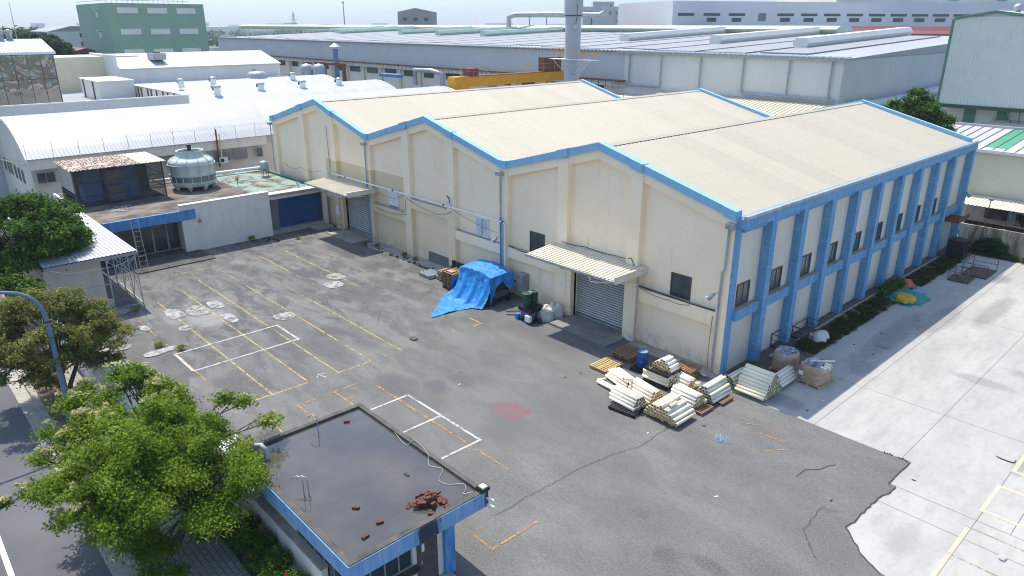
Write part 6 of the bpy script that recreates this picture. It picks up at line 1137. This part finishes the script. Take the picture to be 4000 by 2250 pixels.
# pipes, tanks and vents near the factory foot
for pts, lb in (([(-100, 52, 6.5), (-100, 52, 9.2), (-96, 53, 9.2), (-93.5, 53.5, 8.8), (-93.5, 53.5, 5)], 'arched grey duct rising beside the blue awning'), ([(-84.5, 50, 5), (-84.5, 50, 7.6), (-82, 51, 7.9), (-76.5, 52, 7.9)], 'arched grey duct running to the orange crane')): MB().tube(pts, .45, 10).build('duct', 'steel', label=lb, category='duct')
MB().box(-112, -105.5, 51.5, 53, 7.5, 8.1).build('awning', 'blue_deep', label='small deep blue awning at the factory foot', category='awning')
for x, y, lb in ((-114.5, 37, 'left'), (-112.5, 38.5, 'right')): MB().lathe([(1.25, 5), (1.25, 9.6), (.9, 10.2), (.01, 10.4)], x, y, 18).build('steel_tank', 'steel', label='shiny steel tank behind the barrel roofs, %s of two' % lb, category='tank')
t = thing('vent_stack', 'blue grey vent stack with conical cap behind the white gabled hall', 'vent stack', (-112, 42, 0)); MB().cyl(-112, 42, .5, 4, 13.0, 12).build('shaft', 'lamp_blue', t); MB().lathe([(1.15, 13.4), (.01, 14.1)], -112, 42, 14).build('cap', 'steel', t); m = MB(); [m.bar((-112 + .45 * math.cos(a), 42 + .45 * math.sin(a), 12.9), (-112 + .8 * math.cos(a), 42 + .8 * math.sin(a), 13.5), .04) for a in (0, 2.1, 4.2)]; m.build('cap_struts', 'steel', t)
t = thing('pipe_rack', 'rusty steel frame and pipe bridge beside the white gabled hall', 'pipe rack', (-115, 42, 0)); MB().box(-120, -109, 41.5, 42.5, 10.0, 10.4).build('beam', 'rust', t); [MB().box(x, x + .5, 41.7, 42.3, 4, 10).build('post', 'rust', t) for x in (-117, -109.5)]
# far skyline
t = thing('pipe_bridge', 'silver overhead duct on trestles crossing above the factory ridge', 'duct', (-140, 125, 15)); MB().tube([(-141, 114, 16.5), (-141, 114, 19.2), (-139.5, 115, 19.9), (-130, 121, 19.9), (-119.5, 128, 19.7), (-118.3, 129, 20.6), (-118.3, 129, 21.8)], .75, 12).build('duct', 'steel', t); [MB().tube([(x, y, 15), (x, y, 19.2)], .12, 5).build('trestle', 'dark_steel', t) for x, y in ((-136, 117.3), (-132, 120), (-125, 124.5), (-121.5, 127))]
t = thing('grey_house', 'grey brown gabled house on the skyline with three small windows', 'house', (-212, 134, 0)); fx, fy = -215.3, 127.; e = Vector((8.9, 9.4, 0)); nrm = Vector((e.y, -e.x, 0)).normalized()
def PF(u, z, d=0): p = Vector((fx, fy, z)) + e * u + nrm * d; return tuple(p)
m = MB(); P5 = [(0, 5), (1, 5), (1, 21.6), (.5, 22.9), (0, 21.6)]; v = [PF(u, z) for u, z in P5] + [PF(u, z, -12) for u, z in P5]; m.add(v, [(0, 1, 2, 3, 4), (9, 8, 7, 6, 5)] + [(i, (i + 1) % 5, 5 + (i + 1) % 5, 5 + i) for i in range(5)]); m.build('wall', 'brown_grey', t)
for u in (.2, .5, .8): m = MB(); m.add([PF(u - .06, 18.5, .05), PF(u + .06, 18.5, .05), PF(u + .06, 19.6, .05), PF(u - .06, 19.6, .05), PF(u - .06, 18.5, -.05), PF(u + .06, 18.5, -.05), PF(u + .06, 19.6, -.05), PF(u - .06, 19.6, -.05)], [(0, 1, 2, 3), (4, 5, 6, 7), (0, 1, 5, 4), (1, 2, 6, 5), (2, 3, 7, 6), (3, 0, 4, 7)]); m.build('window', 'glass', t)
t = thing('office_block', 'pale concrete office block with stair tower on the skyline right of the chimney', 'office block', (-212, 242, 0)); fx, fy = -221, 234.; e = Vector((15.3, 16.3, 0)); nrm = Vector((e.y, -e.x, 0)).normalized()
def blk(nm, u0, u1, z0, z1, d0, d1, mt):
    m = MB(); v = [PF(u0, z0, d0), PF(u1, z0, d0), PF(u1, z0, d1), PF(u0, z0, d1), PF(u0, z1, d0), PF(u1, z1, d0), PF(u1, z1, d1), PF(u0, z1, d1)]; m.add(v, [(0, 3, 2, 1), (4, 5, 6, 7), (0, 1, 5, 4), (1, 2, 6, 5), (2, 3, 7, 6), (3, 0, 4, 7)]); return m.build(nm, mt, t)
blk('wall', 0, 1, 5, 25, -10, 0, 'office_pale'); blk('stair_tower', .2, .64, 5, 27.1, -8, 1.2, 'office_pale')
for u in (.04, .09, .14): blk('window', u - .012, u + .012, 21.4, 23.1, -.1, .08, 'glass_mid')
for u in (.57,): blk('window', u - .02, u + .02, 24.9, 25.8, 1.1, 1.28, 'glass_mid')
for u in (.70, .79, .90, .97): blk('window', u - .015, u + .015, 21.4, 23.1, -.1, .1, 'glass_mid'); 
for u in (.70, .79, .90): blk('window', u - .015, u + .015, 18.2, 19.0, -.1, .1, 'glass_mid')
blk('window', .56 - .02, .56 + .02, 21.4, 23.1, 1.1, 1.28, 'glass_mid')
t = thing('white_factory', 'huge white panelled factory with two rows of dark windows on the right skyline', 'factory', (-90, 230, 0)); fx, fy = -122.3, 165.6; e = Vector((61.9 * 1.12, 126.8 * 1.12, 0)); nrm = Vector((e.y, -e.x, 0)).normalized()
blk('wall', 0, 1, 0, 24.2, -40, 0, 'panel_white'); blk('upper_storey', .40, 1, 24.2, 28, -40, -4, 'panel_cream')
for i in range(17):
    u0 = .012 + i * .057; u1 = u0 + .036 + .012 * (i / 16)
    if i == 3: blk('window', u0 + .012, u0 + .03, 18.3, 20.7, -.1, .12, 'glass_mid'); continue
    blk('window', u0, min(u1, .99), 19.85, 20.65, -.1, .12, 'glass')
    if i > 0: blk('window', u0 + .008, min(u1 - .008, .98), 18.1, 19.3, -.1, .12, 'glass')
for i in range(4): blk('teal_window', .42 + i * .14, .45 + i * .14, 25.2, 27.5, -4.1, -3.9, 'jade')
# pale green clad block, right
t = thing('clad_tower', 'tall pale green ribbed clad block with dark green edge trim at the right edge', 'building', (-3, 58, 0)); ax, bx_ = -8.2, .9; yf = 52.2
m = MB(); m.corr((ax, yf, 9.9), (bx_ - ax, 0, 0), (0, 0, 8.3), .3, .05); m.build('cladding', 'clad_pale', t); MB().prism([(ax, 9.9), (bx_, 9.9), (bx_, 17.9), (-4.7, 18.65), (ax, 18.1)], 'y', yf + .1, 70).build('body', 'clad_pale', t)
MB().band([(ax, 18.15), (-4.7, 18.75), (bx_, 17.95)], [(ax, 17.9), (-4.7, 18.5), (bx_, 17.7)], yf - .12, yf + .1).build('roof_trim', 'green_trim', t); MB().box(ax - .15, ax + .05, yf - .1, 70, 9.8, 18.0).build('corner_trim', 'green_trim', t); MB().box(bx_ - .1, bx_ + .2, yf - .1, 70, 9.8, 17.8).build('corner_trim', 'green_trim', t); MB().box(ax, bx_, yf - .1, yf + .3, 9.55, 9.9).build('base_trim', 'green_dark', t)
MB().prism([(ax - .2, 18.15), (-4.7, 18.75), (bx_ + .2, 17.95), (-4.7, 18.62)], 'y', yf, 70).build('roof', 'roof_white', t)
MB().box(ax + .5, bx_, 53.4, 70, 0, 9.9).build('lower_wall', 'clad_white', t); [MB().box(x, x + 1.0, 53.25, 53.4, 0, 9.6).build('green_stripe', 'green_trim', t) for x in (-5.9, -3.0, -.1)]
m = MB(); m.bar((-2.0, 52.4, 9.6), (-1.3, 53.2, 7.5), .1); m.bar((-.9, 52.4, 9.6), (-1.0, 53.2, 7.5), .1); m.build('braces', 'green_trim', t)
for x, lb in ((-3.9, 'left'), (-2.6, 'right')): MB().lathe([(.25, 18.3), (.25, 18.8), (.42, 18.95), (.45, 19.15), (.3, 19.35), (.01, 19.42)], x, 56, 14).build('turbine_vent', 'steel', label='shiny turbine vent on the pale green clad block, %s of two' % lb, category='roof vent')
# hall with green skylights, fence, lean-to
t = thing('striped_roof_hall', 'pale hall with white ribbed roof and jade green skylight strips behind the fence', 'hall', (8, 46, 0)); ye = 40.6
MB().box(-6, 30, ye + .3, 51, 0, 7.2).build('wall', 'hall_wall', t); m = MB(); g_ = MB(); r0, r1 = Vector((0, ye, 7.35)), Vector((0, 50.5, 8.15)); n_ = 38
for i in range(n_):
    x = -8.2 + i * .85; sk = i % 8 in (1, 2); g_ = MB() if i % 8 == 1 else g_; tgt = g_ if sk else m
    a = ye if not sk else ye + 1.2; za = 7.35 + (a - ye) / 9.9 * .8
    def strip(mm, y0_, z0_, y1_, z1_): mm.add([(x, y0_, z0_), (x + .8, y0_, z0_), (x + .8, y1_, z1_), (x, y1_, z1_), (x, y0_, z0_ - .05), (x + .8, y0_, z0_ - .05), (x + .8, y1_, z1_ - .05), (x, y1_, z1_ - .05)], [(0, 1, 2, 3), (4, 5, 6, 7), (0, 1, 5, 4), (1, 2, 6, 5), (2, 3, 7, 6), (3, 0, 4, 7)])
    strip(tgt, a, za, 50.5, 8.15)
    if sk: strip(m, ye, 7.35, a, za)
    if i % 8 == 2: g_.build('skylight', 'jade', t)
    m.box(x + .8, x + .85, ye, ye + .01, 7.3, 7.42); m.add([(x + .8, ye, 7.42), (x + .85, ye, 7.42), (x + .85, 50.5, 8.22), (x + .8, 50.5, 8.22), (x + .8, ye, 7.3), (x + .85, ye, 7.3), (x + .85, 50.5, 8.1), (x + .8, 50.5, 8.1)], [(0, 1, 2, 3), (0, 1, 5, 4), (0, 3, 7, 4), (1, 2, 6, 5)], 1)
m.build('roof', ['roof_white', 'frame_grey'], t); MB().box(-8.3, 25, 50.4, 50.7, 8.1, 8.35).build('ridge', 'roof_white', t); MB().box(-8.3, 25, ye - .15, ye, 7.15, 7.4).build('gutter', 'white', t)
t = thing('maroon_hall', 'small barrel roof with maroon band at the right edge below the clad block', 'hall', (2, 54, 0)); pa = arch(54.2, 2.6, 7.6, 8.75, 8); MB().prism(pa + [(56.8, 6), (51.6, 6)], 'x', -3.3, 14).build('roof', 'roof_yellowed', t); pb_ = [(y, z + .04) for y, z in pa[3:7]]; MB().prism(pb_ + [(y, z - .1) for y, z in pb_[::-1]], 'x', -2.9, 14).build('maroon_band', 'maroon', t)
t = thing('lean_to_canopy', 'cream ribbed lean-to canopy over hung clothes behind the fence', 'canopy', (6, 39, 0)); MB().corr((-.6, 38.0, 3.05), (18, 0, 0), (0, 2.7, .35), .3, .04).build('roof', 'canopy_sheet', t); MB().box(-.6, 17, 40.5, 40.7, 0, 3.3).build('back_wall', 'grey_pvc', t); MB().box(.9, 2.6, 40.42, 40.5, 1.6, 2.9).build('dark_window', 'glass', t)
rc = random.Random(3)
for i in range(13):
    x = 3.2 + i * .22; h = rc.uniform(.5, 1.0); MB().prism([(x - .08, 2.65 - h), (x + .08, 2.65 - h), (x + .1, 2.6), (x + .04, 2.68), (x - .04, 2.68), (x - .1, 2.6)], 'y', 39.0 + rc.uniform(-.1, .1), 39.22).build('hanging_clothes', rc.choice(['black', 'black', 'blue_deep', 'green_trim', 'frame_grey', 'wood_yellow' if i == 5 else 'black', 'brick' if i == 9 else 'black']), label='dark garment hanging on the line under the lean-to canopy', category='clothes', group='clothes hung under the canopy')
MB().bar((2.9, 39.1, 2.7), (6.4, 39.1, 2.7), .02).build('clothes_line', 'steel', label='line holding the clothes under the lean-to canopy', category='clothes line')
t = thing('boundary_fence', 'stained pale concrete slab fence with a dark top behind the yard', 'fence', (9, 35.9, 0)); 
for i in range(14): MB().box(.6 + i * 1.5, .6 + i * 1.5 + 1.47, 35.6, 35.72, 0, 1.95).build('slab', 'fence_conc', t); MB().box(.6 + i * 1.5 - .08, .6 + i * 1.5 + .08, 35.52, 35.75, 0, 1.97).build('post', 'fence_conc', t)
MB().box(.7, 22, 35.8, 36.3, 1.65, 2.25).build('dark_gutter', 'rust_dark', t)
t = thing('lamp_post', 'thin dark lamp post standing at the stained fence', 'lamp post', (2.2, 35.4, 0)); MB().tube([(2.2, 35.4, 0), (2.3, 35.4, 4.2)], .035, 6).build('pole', 'dark_steel', t); MB().box(2.15, 2.5, 35.25, 35.45, 4.2, 4.35).build('lamp', 'steel', t)
floodlight(.55, 35.3, 4.5, 'steel floodlight on the far end of the blue pilaster wall', .35, -.2)
# distant skyline blocks
rd = random.Random(6)
for k in range(60):
    a = math.radians(47.27 + rd.uniform(-34, 34)); d = rd.uniform(900, 2600); x, y = 17.4 - math.sin(a) * d, -31 + math.cos(a) * d; w = rd.uniform(12, 45); h = rd.uniform(5, 15) + d * .003
    MB().box(x - w, x + w, y - w * .5, y + w * .5, 0, h).build('distant_building', rd.choice(['clad_white', 'clad_grey', 'roofgrey', 'beige_plain']), label='tiny pale block on the hazy horizon', category='building', group='tiny hazy blocks along the horizon')
cw = []
for k in range(420): a = math.radians(47.27 + rd.uniform(-36, 36)); d = rd.uniform(500, 1900); cw.append((17.4 - math.sin(a) * d, -31 + math.cos(a) * d, rd.uniform(2, 6), 22, 22, 4))
wl = bpy.data.objects.new('g', None); COL.objects.link(wl); LOC[wl.name] = (0, 0, 0); lo = leaf_obj('far_woodland', leaf_cloud(cw, 50000, 3.0), 'leaf_far', wl, kind='stuff', label='hazy far trees scattered along the horizon', category='woodland'); lo.parent = None; bpy.data.objects.remove(wl)
for px_, d, h, lb in ((.10, 900, 42, 'lattice pylon faint on the horizon above the factory'), (.02, 1000, 0, '')):
    pass
def far_pos(u, d): k_ = (u - 2000) / 2780; f = Vector((-math.sin(math.radians(47.27)), math.cos(math.radians(47.27)), 0)); r = Vector((math.cos(math.radians(47.27)), math.sin(math.radians(47.27)), 0)); return Vector((17.4, -31.1, 0)) + (f + r * k_) * d
p = far_pos(1202, 900); m = MB()
for s_ in ((-3, -3), (3, -3), (3, 3), (-3, 3)): m.bar((p.x + s_[0], p.y + s_[1], 0), (p.x, p.y, 32), .35)
for z in (8, 16, 22, 26): m.bar((p.x - 4, p.y - 4, z), (p.x + 4, p.y + 4, z), .3)
m.build('pylon', 'grey_pvc', label='lattice pylon faint on the horizon above the factory', category='pylon')
p = far_pos(1387, 500); t = thing('mast', 'slim mast with a knob on top on the horizon', 'mast', (p.x, p.y, 0)); MB().tube([(p.x, p.y, 0), (p.x, p.y, 31)], [.6, .25], 6).build('pole', 'grey_pvc', t); MB().cyl(p.x, p.y, .8, 30, 31, 8).build('head', 'grey_pvc', t)
# air between here and the horizon
hz = MB().box(-3300, 1200, -900, 5200, -1.6, 60).build('haze', 'glass', kind='stuff', label='pale haze in the air over the whole district', category='haze')
mh = bpy.data.materials.new('haze_air'); mh.use_nodes = True; nt = mh.node_tree; nt.nodes.remove(nt.nodes['Principled BSDF']); pv = nt.nodes.new('ShaderNodeVolumePrincipled'); pv.inputs['Color'].default_value = (.80, .90, 1, 1); pv.inputs['Density'].default_value = HAZE; pv.inputs['Anisotropy'].default_value = .2
nt.links.new(pv.outputs[0], nt.nodes['Material Output'].inputs['Volume']); hz.data.materials.clear(); hz.data.materials.append(mh)
